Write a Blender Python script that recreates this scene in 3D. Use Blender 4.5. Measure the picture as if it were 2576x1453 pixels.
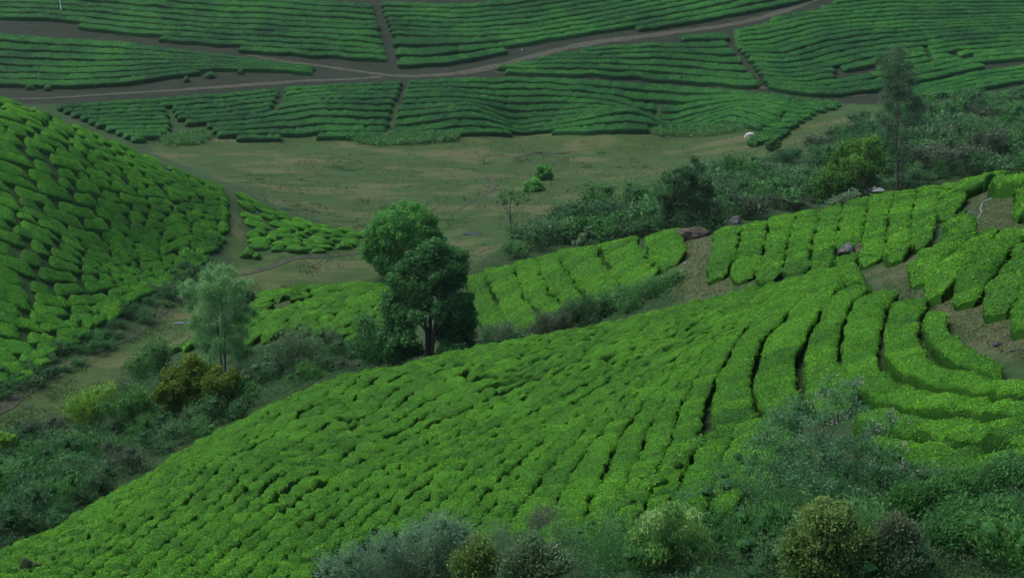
import bpy, math, random
import numpy as np
from mathutils import Vector

# ------------------------------------------------------------------ camera model
CAM_H = 36.0
PITCH = math.radians(14.0)
PW, PH = 2576.0, 1453.0            # pixel frame in which places were measured
FPX = (PW / 2) / math.tan(math.radians(20.0))
CP, SP = math.cos(PITCH), math.sin(PITCH)

def ray(u, v):
    a = (np.asarray(u, float) - PW / 2) / FPX
    b = (PH / 2 - np.asarray(v, float)) / FPX
    return a, CP + b * SP, -SP + b * CP          # x, y, z of direction

def at_dist(u, v, D):
    dx, dy, dz = ray(u, v)
    t = D / dy
    return dx * t, D + 0 * t, CAM_H + dz * t

def project(x, y, z):
    x = np.asarray(x, float); y = np.asarray(y, float); z = np.asarray(z, float) - CAM_H
    depth = y * CP - z * SP
    up = y * SP + z * CP
    depth = np.maximum(depth, 0.1)
    return PW / 2 + FPX * x / depth, PH / 2 - FPX * up / depth

# ------------------------------------------------------------------ noise
def _hash(ix, iy, iz, seed):
    h = (ix.astype(np.int64) * 374761393 + iy.astype(np.int64) * 668265263 + iz.astype(np.int64) * 2147483647 + seed * 1274126177) & 0xFFFFFFFF
    h = ((h ^ (h >> 13)) * 1274126177) & 0xFFFFFFFF
    h = (h ^ (h >> 16)) & 0xFFFFFFFF
    return h / 4294967295.0

def vnoise(x, y, z=None, seed=0):
    x = np.asarray(x, float); y = np.asarray(y, float)
    z = np.zeros_like(x) if z is None else np.asarray(z, float)
    ix, iy, iz = np.floor(x), np.floor(y), np.floor(z)
    fx, fy, fz = x - ix, y - iy, z - iz
    fx = fx * fx * (3 - 2 * fx); fy = fy * fy * (3 - 2 * fy); fz = fz * fz * (3 - 2 * fz)
    r = 0
    for a in (0, 1):
        wx = fx if a else 1 - fx
        for b in (0, 1):
            wy = fy if b else 1 - fy
            for c in (0, 1):
                wz = fz if c else 1 - fz
                r = r + wx * wy * wz * _hash(ix + a, iy + b, iz + c, seed)
    return r * 2 - 1

# ------------------------------------------------------------------ terrain
# (u, v, D, canopy): the ground (or the top of a plant cover of that height) seen at u,v lies D metres out
TP = []
def tp(canopy, *pts):
    for (u, v, D) in pts:
        x, y, z = at_dist(u, v, D)
        TP.append((float(x), float(y), float(z) - canopy))
def tz(canopy, z, *pts):
    for (u, v) in pts:
        dx, dy, dz = ray(u, v)
        t = (z + canopy - CAM_H) / dz
        TP.append((float(dx * t), float(dy * t), float(z)))
def hid(*pts):                       # hidden ground: column u, distance, height
    for (u, D, z) in pts:
        TP.append(((u - PW / 2) / FPX * D * 1.02, D, z))

# valley floor meadow
tz(0, 0.0, (600, 400), (900, 380), (1250, 370), (1600, 370), (800, 470), (1100, 470), (1400, 450), (1000, 560), (1250, 580),
   (1150, 660), (850, 660), (700, 690), (560, 720), (430, 800), (330, 900), (250, 980), (120, 1040), (30, 1070), (100, 980), (-150, 1100), (-150,1000))
tz(0, 0.8, (560, 350), (760, 345), (1000, 345), (1300, 332), (1640, 325), (1780, 340))
tz(0, 2.2, (1880, 345), (2000, 340), (1850, 400), (1650, 470))
# far fields
tp(0.9, (0, 250, 262), (300, 245, 268), (600, 218, 276), (900, 200, 279), (1200, 186, 281), (1500, 190, 280), (1800, 208, 276), (2050, 236, 266),
   (400, 300, 258), (800, 280, 260), (1200, 270, 261), (1600, 265, 261), (1850, 270, 259))
tp(0.9, (0, 160, 286), (300, 170, 284), (600, 150, 288), (860, 165, 287), (1000, 160, 289), (1300, 130, 292), (1600, 150, 287), (1900, 190, 278),
   (0, 60, 306), (300, 75, 305), (600, 80, 304), (950, 80, 304), (1300, 60, 307), (1700, 60, 305), (2000, 120, 292), (2000, 30, 312), (2300, 120, 290),
   (2576, 120, 288), (0, 0, 320), (500, 0, 320), (1000, 0, 320), (1500, 0, 320), (2000, 0, 320), (2576, 0, 318), (2300, 230, 264), (2576, 200, 268), (2700, 100, 292), (-150, 60, 306), (-150, 250, 262))
# ground beyond the top of the picture
for ux in (-300, 400, 1288, 2200, 2900):
    hid((ux, 370, 47), (ux, 450, 78), (ux, 600, 120), (ux, 900, 160))
# scrub slope right of the meadow
tz(0.8, 3.0, (1750, 500), (2000, 480), (2250, 472))
tz(0.5, 1.0, (1330, 600), (1480, 545))
tz(1.0, 4.5, (2100, 400), (2300, 410), (2500, 420), (2100, 320))
tz(1.0, 7.0, (2350, 320), (2576, 340), (2250, 275))
tp(0.8, (2450, 260, 252), (2576, 250, 250), (2750, 260, 246))
# spur on the left (hill with old tea bushes)
tp(1.1, (0, 232, 158), (150, 290, 160), (300, 360, 164), (450, 425, 168), (560, 462, 172), (-150, 190, 157),
   (0, 500, 134), (100, 600, 131), (300, 550, 149.5), (450, 550, 157), (200, 420, 149), (0, 700, 123), (150, 760, 126), (300, 660, 143), (430, 650, 151), (-150, 600, 126), (-150, 850, 113))
tz(0.6, 0.6, (500, 660), (430, 725), (300, 805), (130, 890), (0, 965), (585, 620), (-150, 1020))
tp(0.9, (650, 500, 178), (720, 530, 175), (600, 478, 176), (800, 552, 172))
tz(0.9, 1.2, (700, 600), (640, 590)); tz(0.7, 0.2, (900, 590), (800, 620))
hid((0, 176, 15.5), (0, 196, 9), (0, 222, 4.5), (200, 178, 11), (200, 198, 5), (200, 225, 2.0), (400, 188, 4.5), (400, 208, 1.5), (560, 195, 2), (-150, 180, 17), (-150, 210, 9), (-150, 230, 6), (700, 195, .6), (480, 225, .6))
# near slope
NC = 0.75
tp(NC, (2150, 657, 62), (1870, 727, 65), (1500, 813, 69), (1200, 867, 72), (1000, 914, 73), (820, 953, 71), (640, 1029, 67), (400, 1169, 57), (200, 1303, 49.5), (0, 1415, 43.5),
   (2576, 900, 38.5), (2350, 880, 42.5), (2000, 900, 48), (1500, 950, 57), (1100, 1000, 62), (1700, 830, 60), (1950, 760, 58), (850, 1080, 59), (600, 1180, 51), (400, 1300, 45.5), (250, 1390, 41.5), (700, 1380, 39.5), (1200, 1280, 42), (1100, 1130, 52), (1500, 1100, 47),
   (1600, 1200, 40), (2000, 1150, 36.5), (2300, 1000, 39), (2576, 1060, 34), (1200, 1400, 35.5), (900, 1440, 36))
tp(0, (1700, 1350, 31.5), (2400, 1200, 32), (2000, 1300, 31.5), (2576, 1200, 30.5), (1400, 1440, 32), (1700, 1445, 27.5), (2200, 1445, 26), (2576, 1440, 25.5), (500, 1450, 39), (100, 1452, 40), (-150, 1470, 39), (2750, 1300, 27), (2750, 1000, 33))
# clearing and right rows
tp(0, (2400, 790, 46), (2250, 690, 54), (2576, 850, 40.5), (2300, 680, 54.5), (2490, 780, 44.5))
tp(NC, (2450, 640, 50), (2576, 570, 53), (2350, 640, 53), (2576, 720, 45.5), (2700, 640, 46))
tp(0, (2480, 540, 62), (2480, 470, 72))
tp(NC, (2560, 450, 66), (2700, 470, 60))
# middle slope
tp(NC, (1800, 584, 82), (1907, 553, 84), (2093, 521, 84), (2212, 478, 85), (2347, 462, 84), (2420, 452, 82), (2540, 436, 79), (1900, 620, 75), (2100, 580, 74), (2300, 560, 70), (2200, 630, 66), (2000, 640, 69), (2380, 500, 75), (1890, 690, 68))
tp(0, (1740, 650, 79), (1780, 720, 73), (1700, 700, 77))
tp(NC, (1700, 580, 87), (1600, 594, 90), (1500, 612, 93), (1400, 632, 96), (1300, 657, 99), (1200, 685, 102), (1180, 740, 96), (1300, 720, 94), (1450, 690, 90), (1620, 650, 85), (1500, 740, 84.5), (1350, 790, 86), (1230, 820, 89))
tp(NC, (970, 708, 111), (880, 710, 113), (800, 715, 115), (700, 728, 117), (650, 745, 117), (700, 830, 101), (850, 780, 103), (900, 840, 95), (560, 870, 103), (450, 890, 104))
hid((2000, 94, 16.5), (2000, 106, 11), (2200, 95, 17), (2200, 108, 11.5), (2400, 92, 18), (2400, 108, 12), (2576, 90, 19.5), (2576, 106, 13), (1700, 98, 13.5), (1700, 112, 8), (1850, 94, 15.5), (1850,106,11), (1500, 104, 10.5), (1500, 118, 5.5), (1300, 110, 7.5), (1300, 122, 3), (1150, 113, 6), (970, 120, 5.6), (970, 128, 2.0), (800, 123, 4.4), (800, 131, 1.3), (650, 126, 3.2), (650, 135, .6),
    (2200, 128, 6.5), (2500, 128, 8), (2750, 110, 15), (2750, 85, 20), (2000, 135, 4.0), (1750, 135, 2.5))
# dip behind the near ridge
hid((1500, 77, 14.6), (1350, 79, 13.2), (1200, 80, 11.9), (1000, 82, 10.0), (820, 80, 9.4), (640, 76, 8.8), (1700, 73, 16.4), (400, 66, 9.6), (200, 58, 11.2), (0, 51, 12.6), (-150, 46, 14.5))
tp(0.7, (560, 1000, 86), (700, 905, 92), (850, 900, 88), (400, 1110, 76), (200, 1140, 88), (300, 1060, 96), (100, 1200, 74), (100, 1300, 59), (0, 1180, 80), (-150, 1250, 66))
tz(0.5, 0.8, (30, 1110), (150, 1090), (240, 1045)); tz(0.5, 3.0, (320, 950), (400, 985))
# around and behind the camera
for (x, y, z) in ((0, 0, 32), (0, 14, 27.5), (-20, 5, 31), (20, 5, 31), (0, -40, 36), (-60, -20, 33), (60, -20, 36), (-40, 20, 26), (40, 20, 29), (-60, 50, 14), (60, 60, 24),
                  (-100, 100, 6), (90, 110, 18), (-140, 150, 24), (130, 160, 12), (-200, 60, 20), (200, 60, 26), (-170, 220, 14), (160, 230, 14), (-120, -60, 30), (120, -60, 34),
                  (-300, 200, 40), (300, 200, 34), (-500, 400, 110), (500, 400, 100), (-300, -100, 30), (300, -100, 34), (-480, 0, 40), (480, 0, 40)):
    TP.append((x, y, z))
TP = np.array(TP)
_S = 100.0
def _phi(r2):
    return 0.5 * r2 * np.log(np.maximum(r2, 1e-12))
def _fit(P, lam=0.0008):
    n = len(P); X = P[:, :2] / _S
    d2 = ((X[:, None] - X[None]) ** 2).sum(-1)
    A = np.zeros((n + 3, n + 3)); A[:n, :n] = _phi(d2) + lam * np.eye(n)
    A[:n, n] = 1; A[:n, n + 1:] = X; A[n, :n] = 1; A[n + 1:, :n] = X.T
    b = np.zeros(n + 3); b[:n] = P[:, 2]
    return np.linalg.solve(A, b)
_W = _fit(TP)
def _tps(x, y):
    out = np.empty(len(x)); n = len(TP); X = TP[:, :2] / _S
    for i in range(0, len(x), 20000):
        q = np.stack([x[i:i + 20000], y[i:i + 20000]], 1) / _S
        d2 = ((q[:, None, 0] - X[None, :, 0]) ** 2 + (q[:, None, 1] - X[None, :, 1]) ** 2)
        out[i:i + 20000] = _phi(d2) @ _W[:n] + _W[n] + q @ _W[n + 1:]
    return out

def _axis(segs):
    a = []
    for lo, hi, st in segs:
        a.append(np.arange(lo, hi, st))
    a.append([segs[-1][1]])
    return np.concatenate(a)
GX = _axis([(-520, -190, 15), (-190, -70, 1.5), (-70, 70, 1.0), (70, 190, 1.5), (190, 520, 15)])
GY = _axis([(-120, 10, 5), (10, 130, 0.8), (130, 350, 1.25), (350, 460, 5), (460, 920, 20)])
_gx, _gy = np.meshgrid(GX, GY)
GZ = _tps(_gx.ravel(), _gy.ravel()).reshape(_gx.shape)
GZ = GZ + 0.10 * vnoise(_gx / 6, _gy / 6, seed=3) + 0.05 * vnoise(_gx / 2.2, _gy / 2.2, seed=4)

def G(x, y):
    x = np.clip(np.asarray(x, float), GX[0], GX[-1] - 1e-6); y = np.clip(np.asarray(y, float), GY[0], GY[-1] - 1e-6)
    i = np.clip(np.searchsorted(GX, x, side='right') - 1, 0, len(GX) - 2)
    j = np.clip(np.searchsorted(GY, y, side='right') - 1, 0, len(GY) - 2)
    fx = (x - GX[i]) / (GX[i + 1] - GX[i]); fy = (y - GY[j]) / (GY[j + 1] - GY[j])
    return (GZ[j, i] * (1 - fx) * (1 - fy) + GZ[j, i + 1] * fx * (1 - fy) + GZ[j + 1, i] * (1 - fx) * fy + GZ[j + 1, i + 1] * fx * fy)

_MARCH = np.concatenate([np.arange(8, 130, 0.3), np.arange(130, 480, 0.6)])
def unproj(u, v, h=0.0, dmin=8.0):
    """first point of the ground (raised by h) that the sight line through u,v meets"""
    u = np.atleast_1d(np.asarray(u, float)); v = np.atleast_1d(np.asarray(v, float))
    if len(u) > 4000:
        q = [unproj(u[i:i + 4000], v[i:i + 4000], h, dmin) for i in range(0, len(u), 4000)]
        return tuple(np.concatenate(c) for c in zip(*q))
    dx, dy, dz = ray(u, v)
    Y = _MARCH[_MARCH >= dmin]
    t = Y[None] / dy[:, None]
    X = dx[:, None] * t; Z = CAM_H + dz[:, None] * t
    below = Z <= G(X, np.broadcast_to(Y[None], X.shape)) + h
    k = np.argmax(below, 1); k[~below.any(1)] = len(Y) - 1
    hi = Y[k]; lo = Y[np.maximum(k - 1, 0)]
    for _ in range(14):
        m = (hi + lo) / 2; t = m / dy
        b = CAM_H + dz * t <= G(dx * t, m) + h
        hi = np.where(b, m, hi); lo = np.where(b, lo, m)
    t = hi / dy
    x, y = dx * t, hi
    return x, y, G(x, y)

def in_poly(u, v, poly):
    u = np.asarray(u, float); v = np.asarray(v, float)
    inside = np.zeros(u.shape, bool); n = len(poly)
    for i in range(n):
        x1, y1 = poly[i]; x2, y2 = poly[(i + 1) % n]
        if y1 == y2: continue
        c = ((y1 > v) != (y2 > v)) & (u < (x2 - x1) * (v - y1) / (y2 - y1) + x1)
        inside ^= c
    return inside
# ------------------------------------------------------------------ scene, materials
for b in list(bpy.data.objects): bpy.data.objects.remove(b)
scene = bpy.context.scene
COL = scene.collection
rng = np.random.default_rng(11)

def N(nt, kind, **inp):
    n = nt.nodes.new(kind)
    for k, v in inp.items():
        if k in n.inputs: n.inputs[k].default_value = v
        else: setattr(n, k, v)
    return n

def ramp(nt, stops, fac):
    r = nt.nodes.new('ShaderNodeValToRGB')
    e = r.color_ramp.elements
    while len(e) < len(stops): e.new(0.5)
    for el, (p, c) in zip(e, stops):
        el.position = p; el.color = (*c, 1)
    nt.links.new(fac, r.inputs[0])
    return r.outputs[0]

def math_(nt, op, a, b=None, clamp=False):
    n = nt.nodes.new('ShaderNodeMath'); n.operation = op; n.use_clamp = clamp
    for i, q in enumerate((a, b)):
        if q is None: continue
        if isinstance(q, (int, float)): n.inputs[i].default_value = q
        else: nt.links.new(q, n.inputs[i])
    return n.outputs[0]

def noise(nt, scale, detail=3, vec=None, rough=0.55, stretch=None):
    g = nt.nodes.new('ShaderNodeNewGeometry')
    v = g.outputs['Position'] if vec is None else vec
    if stretch:
        m = nt.nodes.new('ShaderNodeMapping'); m.inputs['Scale'].default_value = stretch
        nt.links.new(v, m.inputs['Vector']); v = m.outputs[0]
    n = nt.nodes.new('ShaderNodeTexNoise')
    n.inputs['Scale'].default_value = scale; n.inputs['Detail'].default_value = detail; n.inputs['Roughness'].default_value = rough
    nt.links.new(v, n.inputs['Vector'])
    return n.outputs[0]

def new_mat(name):
    m = bpy.data.materials.new(name); m.use_nodes = True
    nt = m.node_tree; nt.nodes.clear()
    return m, nt, nt.nodes.new('ShaderNodeOutputMaterial')

def leaf_mat(name, stops, patch=0.0, patch_scale=0.12, fine=0.12, trans=0.22, rough=0.65, spec=0.1, obj=0.0):
    """leaf colour runs over the old-to-young ramp by each leaf's own age attribute, shifted in patches by flush"""
    m, nt, out = new_mat(name)
    a = nt.nodes.new('ShaderNodeAttribute'); a.attribute_name = 'tint'
    f = a.outputs['Fac']
    if patch:
        f = math_(nt, 'ADD', f, math_(nt, 'MULTIPLY', math_(nt, 'SUBTRACT', noise(nt, patch_scale, 4), 0.5), patch))
    if obj:
        oi = nt.nodes.new('ShaderNodeObjectInfo')
        f = math_(nt, 'ADD', f, math_(nt, 'MULTIPLY', math_(nt, 'SUBTRACT', oi.outputs['Random'], 0.5), obj))
    f = math_(nt, 'ADD', f, 0.0, clamp=True)
    c = ramp(nt, stops, f)
    p = N(nt, 'ShaderNodeBsdfPrincipled', Roughness=rough)
    p.inputs['Specular IOR Level'].default_value = spec
    nt.links.new(c, p.inputs['Base Color'])
    t = nt.nodes.new('ShaderNodeBsdfTranslucent'); nt.links.new(c, t.inputs[0])
    mx = nt.nodes.new('ShaderNodeMixShader'); mx.inputs[0].default_value = trans
    nt.links.new(p.outputs[0], mx.inputs[1]); nt.links.new(t.outputs[0], mx.inputs[2])
    nt.links.new(mx.outputs[0], out.inputs[0])
    return m

def rough_mat(name, stops, scale=2.0, rough=0.9, detail=5, bump=0.0, bscale=8.0, stretch=None, spec=0.2, low=0.3, high=0.7):
    m, nt, out = new_mat(name)
    f = noise(nt, scale, detail, stretch=stretch)
    mr = nt.nodes.new('ShaderNodeMapRange'); mr.inputs[1].default_value = low; mr.inputs[2].default_value = high
    nt.links.new(f, mr.inputs[0])
    c = ramp(nt, stops, mr.outputs[0])
    p = N(nt, 'ShaderNodeBsdfPrincipled', Roughness=rough); p.inputs['Specular IOR Level'].default_value = spec
    nt.links.new(c, p.inputs['Base Color'])
    if bump:
        b = nt.nodes.new('ShaderNodeBump'); b.inputs['Strength'].default_value = 1.0; b.inputs['Distance'].default_value = bump
        nt.links.new(noise(nt, bscale, 5), b.inputs['Height']); nt.links.new(b.outputs[0], p.inputs['Normal'])
    nt.links.new(p.outputs[0], out.inputs[0])
    return m

# ------------------------------------------------------------------ mesh building
class MB:
    """collects vertices and quads; build() links them as one mesh object with its origin at the base"""
    def __init__(s): s.V = []; s.F = []; s.T = []; s.S = []; s.M = []; s.n = 0
    def add(s, V, F, tint=0.5, smooth=False, mat=0):
        V = np.asarray(V, float).reshape(-1, 3); F = np.asarray(F, np.int64).reshape(-1, 4)
        s.V.append(V); s.F.append(F + s.n); s.n += len(V)
        s.T.append(np.broadcast_to(np.asarray(tint, float), (len(F),)).copy()); s.S.append(np.full(len(F), smooth)); s.M.append(np.full(len(F), mat))
    def mesh(s, name, mats, origin=(0, 0, 0)):
        V = np.concatenate(s.V) - np.asarray(origin); F = np.concatenate(s.F)
        me = bpy.data.meshes.new(name)
        me.vertices.add(len(V)); me.vertices.foreach_set('co', V.astype(np.float32).ravel())
        me.loops.add(F.size); me.loops.foreach_set('vertex_index', F.astype(np.int32).ravel())
        me.polygons.add(len(F)); me.polygons.foreach_set('loop_start', (np.arange(len(F)) * 4).astype(np.int32))
        me.polygons.foreach_set('use_smooth', np.concatenate(s.S))
        for m in (mats if isinstance(mats, (list, tuple)) else [mats]): me.materials.append(m)
        me.polygons.foreach_set('material_index', np.concatenate(s.M).astype(np.int32))
        at = me.attributes.new('tint', 'FLOAT', 'FACE'); at.data.foreach_set('value', np.concatenate(s.T).astype(np.float32))
        me.update(calc_edges=True)
        return me
    def build(s, name, mats, parent=None, origin=None):
        if origin is None:
            if parent is not None: origin = (0, 0, 0)
            else:
                V = np.concatenate(s.V); lo, hi = V.min(0), V.max(0)
                origin = ((lo[0] + hi[0]) / 2, (lo[1] + hi[1]) / 2, lo[2])
        o = bpy.data.objects.new(name, s.mesh(name, mats, origin))
        o.location = origin if parent is None else (0, 0, 0)
        if parent is not None: o.parent = parent
        COL.objects.link(o)
        return o

def tag(o, label=None, cat=None, group=None, kind=None):
    if label: o['label'] = label
    if cat: o['category'] = cat
    if group: o['group'] = group
    if kind: o['kind'] = kind
    return o

def thing(name, label, cat, loc, group=None):
    o = bpy.data.objects.new(name, None); o.location = loc; o.empty_display_size = 0.3
    COL.objects.link(o)
    return tag(o, label, cat, group)

def grid_quads(n, m, wrap=False):
    """quads of an n x m vertex grid (m wraps when wrap)"""
    i = np.arange(n - 1)[:, None]; j = np.arange(m if wrap else m - 1)[None]
    j2 = (j + 1) % m
    return np.stack([i * m + j, i * m + j2, (i + 1) * m + j2, (i + 1) * m + j], -1).reshape(-1, 4)

def unit(a): return a / np.maximum(np.linalg.norm(a, axis=-1, keepdims=True), 1e-9)

def leaves(P, Nrm, size, aspect=0.5, rg=rng, droop=None):
    """one diamond-shaped, slightly folded leaf at each point"""
    n = len(P)
    r = rg.normal(size=(n, 3))
    if droop is not None: r = r * (1 - droop[1]) + np.asarray(droop[0]) * droop[1] * 1.6
    t = unit(r - Nrm * (r * Nrm).sum(1, keepdims=True)); b = np.cross(Nrm, t)
    size = np.broadcast_to(size, (n,))[:, None]
    V = np.empty((n, 4, 3))
    V[:, 0] = P - t * size * 0.5
    V[:, 1] = P + b * size * aspect * 0.5 + Nrm * size * 0.06
    V[:, 2] = P + t * size * 0.5
    V[:, 3] = P - b * size * aspect * 0.5 + Nrm * size * 0.06
    return V.reshape(-1, 3), np.arange(n * 4).reshape(-1, 4)

def tube(path, radii, sides=6):
    path = np.asarray(path, float); n = len(path)
    radii = np.broadcast_to(np.asarray(radii, float), (n,))
    d = unit(np.gradient(path, axis=0))
    ref = np.where(np.abs(d[:, 2:3]) > 0.9, np.array([[1.0, 0, 0]]), np.array([[0, 0, 1.0]]))
    a = unit(np.cross(d, ref)); b = np.cross(d, a)
    th = np.arange(sides) * 2 * np.pi / sides
    V = path[:, None] + radii[:, None, None] * (np.cos(th)[None, :, None] * a[:, None] + np.sin(th)[None, :, None] * b[:, None])
    return V.reshape(-1, 3), grid_quads(n, sides, True)

def blob(c, r, seed, nu=9, nv=6, rough=0.25, up=True):
    """closed lumpy ellipsoid"""
    th = np.linspace(0, np.pi, nv + 1); ph = np.arange(nu) * 2 * np.pi / nu
    d = np.stack([np.sin(th)[:, None] * np.cos(ph)[None], np.sin(th)[:, None] * np.sin(ph)[None], np.cos(th)[:, None] + 0 * ph[None]], -1)
    k = 1 + rough * vnoise(d[..., 0] * 2 + seed * 7.3, d[..., 1] * 2, d[..., 2] * 2, seed=seed)
    return (np.asarray(c) + d * k[..., None] * np.asarray(r)).reshape(-1, 3), grid_quads(nv + 1, nu, True)

# ------------------------------------------------------------------ tea hedges
PROF_A = np.array([-.86, -.97, -1.0, -.93, -.55, 0, .55, .93, 1.0, .97, .86])
PROF_H = np.array([0, .45, .78, .93, 1.0, 1.01, 1.0, .93, .78, .45, 0])

def resample(P, step):
    d = np.r_[0, np.cumsum(np.linalg.norm(np.diff(P, axis=0), axis=1))]
    n = max(int(round(d[-1] / step)) + 1, 4)
    s = np.linspace(0, d[-1], n)
    return np.stack([np.interp(s, d, P[:, k]) for k in range(P.shape[1])], 1), s

def hedge(mb, path, hw, h, leaf, dens, lump=1.3, gap=0.35, rg=rng, step=None, bump=0.12, taper=0.35, side=0.5, tip=0.0, sq=1.0, domep=2.6, gexp=1.2, wvar=.08, fine=.06, core=.10, follow=.9):
    """a clipped hedge: body along a plan path (x,y), half width hw, height h, made of bushes about lump long, covered with leaves"""
    Q = np.column_stack([path, np.broadcast_to(hw, (len(path),))])
    step = step or max(0.22, leaf * 1.6)
    Q, s = resample(Q, step); L = s[-1]; n = len(s)
    t = unit(np.gradient(Q[:, :2], axis=0)); nr = np.stack([-t[:, 1], t[:, 0]], 1)
    Q[:, :2] += nr * (.16 * lump * vnoise(Q[:, 0] / (lump * 1.7), Q[:, 1] / (lump * 1.7), seed=23) * np.clip(Q[:, 2], 0, 1))[:, None]
    # bushes along the row
    c = [0.0]
    while c[-1] < L: c.append(c[-1] + lump * rg.uniform(.6, 1.5))
    c = np.array(c); gd = gap * rg.random(len(c)) ** gexp
    k = np.clip(np.searchsorted(c, s, side='right') - 1, 0, len(c) - 2)
    f = (s - c[k]) / (c[k + 1] - c[k]); f = np.abs(f - .5) * 2
    dome = np.sqrt(np.clip(1 - f ** domep, 0, 1))
    g = np.where((s - c[k]) / (c[k + 1] - c[k]) < .5, gd[k], gd[k + 1])
    hs = 1 - g * (1 - dome); ws = 1 - .6 * g * (1 - dome)
    ws = ws * (1 + wvar * 1.6 * vnoise(Q[:, 0] / (lump * .7), Q[:, 1] / (lump * .7), seed=29))
    hs = hs * (1 + .10 * (rg.random(len(c))[k] - .5)); age = (rg.random(len(c))[k] - .5)
    e = np.minimum(np.clip((s + .04) / taper, 0, 1), np.clip((L - s + .04) / taper, 0, 1)) ** .55
    hs = hs * (.12 + .88 * e); ws = ws * (.3 + .7 * e)
    a = PROF_A * sq; K = len(a)
    off = a[None] * (Q[:, 2] * ws)[:, None]
    X = Q[:, 0:1] + nr[:, 0:1] * off; Y = Q[:, 1:2] + nr[:, 1:2] * off
    # close the ends
    Z0 = G(X, Y)
    Zc = G(Q[:, 0], Q[:, 1])[:, None]
    Zb = follow * Z0 + (1 - follow) * Zc
    H = h * hs[:, None] * PROF_H[None]
    lump1 = vnoise(X / (lump * .55), Y / (lump * .55), seed=17) * bump + vnoise(X / (lump * .24), Y / (lump * .24), seed=18) * bump * .5 + vnoise(X / (lump * .11), Y / (lump * .11), seed=20) * fine
    Z = np.where(PROF_H[None] < .05, Z0 - .05, Zb + H + lump1 * np.minimum(PROF_H[None] * 1.4, 1) * h)
    w2 = vnoise(X / (lump * .3) + 9, Y / (lump * .3), Z / (lump * .3), seed=19) * bump * .5
    X = X + nr[:, 0:1] * w2 * np.sign(a)[None]; Y = Y + nr[:, 1:2] * w2 * np.sign(a)[None]
    V = np.stack([X, Y, Z], -1)
    Fq = grid_quads(n, K)
    m = len(Fq)
    tn = np.repeat(age, K - 1)[:m] if False else np.repeat(age[:-1], K - 1)
    mb.add(V.reshape(-1, 3), Fq, np.clip((core + .14 * rg.random(m) + .08 * tn) * np.where(np.tile((PROF_H[:-1] + PROF_H[1:]) / 2, n - 1) > .8, 1, .35), 0, 1), smooth=True)  # body faces take low tints, lowest on the sides
    for end in (0, n - 1):
        idx = end * K + np.arange(K)
        q = np.array([[idx[i], idx[i + 1], idx[K - 2 - i], idx[K - 1 - i]] for i in range(K // 2 - 0) if i + 1 <= K - 2 - i and i + 1 != K - 2 - i])
        if end: q = q[:, ::-1]
        mb.F.append(q + mb.n - n * K); mb.T.append(np.full(len(q), .15)); mb.S.append(np.full(len(q), False)); mb.M.append(np.zeros(len(q), int))
    # leaves
    p = V.reshape(-1, 3)[Fq]
    d1 = p[:, 2] - p[:, 0]; d2 = p[:, 3] - p[:, 1]
    cr = np.cross(d1, d2); ar = np.linalg.norm(cr, axis=1) / 2
    nn = unit(cr); nn = np.where(nn[:, 2:3] < -.15, -nn, nn)
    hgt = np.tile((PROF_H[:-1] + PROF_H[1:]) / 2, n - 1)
    wgt = ar * np.where(hgt > .9, 1.0, side * np.clip(hgt * 1.6, .15, 1))
    cnt = rg.poisson(wgt * dens)
    fi = np.repeat(np.arange(m), cnt)
    if len(fi):
        uu = rg.random((len(fi), 2, 1))
        P = (p[fi, 0] * (1 - uu[:, 0]) + p[fi, 1] * uu[:, 0]) * (1 - uu[:, 1]) + (p[fi, 3] * (1 - uu[:, 0]) + p[fi, 2] * uu[:, 0]) * uu[:, 1]
        nrm = unit(nn[fi] * .75 + rg.normal(size=(len(fi), 3)) * .55)
        P = P + nn[fi] * (leaf * rg.uniform(-.1, .55, (len(fi), 1)))
        sz = leaf * rg.uniform(.65, 1.35, len(fi))
        tint = (.18 + rg.random(len(fi)) ** 1.2 * .46) * (.35 + .65 * hgt[fi]) + .16 * hgt[fi] + .42 * tn[fi] + tip + .55 * np.clip(lump1.reshape(-1)[Fq[fi, 0]] / max(bump, .01), -1, 1) * .28  # tint falls down the sides and in hollows, rises on humps
        Vl, Fl = leaves(P, nrm, sz, .55, rg)
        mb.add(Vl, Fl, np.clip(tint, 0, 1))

def img_path(pts, n):
    P = np.array(pts, float)
    # smooth resample by arc length
    d = np.r_[0, np.cumsum(np.linalg.norm(np.diff(P, axis=0), axis=1))]
    s = np.linspace(0, d[-1], n)
    return np.interp(s, d, P[:, 0]), np.interp(s, d, P[:, 1])

def smooth(P, k=3):
    for _ in range(k):
        Q = P.copy(); Q[1:-1] = (P[:-2] + 2 * P[1:-1] + P[2:]) / 4; P = Q
    return P

def guide(pts, h, n=90, k=6, dmin=8):
    u, v = img_path(pts, n)
    x, y, z = unproj(u, v, h, dmin)
    return smooth(np.stack([x, y], 1), k)

def loft(guides, spacing, counts=None, q=.5):
    """plan paths with half widths for the rows that fit between neighbouring guide lines"""
    rows = []
    for i in range(len(guides) - 1):
        A, B = guides[i], guides[i + 1]
        dist = np.linalg.norm(A - B, axis=1)
        # spacing is measured across the row, not along the join
        tA = unit(np.gradient((A + B) / 2, axis=0)); d = B - A
        perp = np.abs(d[:, 0] * tA[:, 1] - d[:, 1] * tA[:, 0])
        n = counts[i] if counts and counts[i] else max(1, int(round(np.quantile(perp, q) / spacing)))
        for k in range(n):
            f = (k + .5) / n
            rows.append((A * (1 - f) + B * f, perp / n / 2))
    return rows

def runs(mask, least):
    out = []; i = 0; n = len(mask)
    while i < n:
        if mask[i]:
            j = i
            while j < n and mask[j]: j += 1
            if j - i >= least: out.append((i, j))
            i = j
        else: i += 1
    return out

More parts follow.
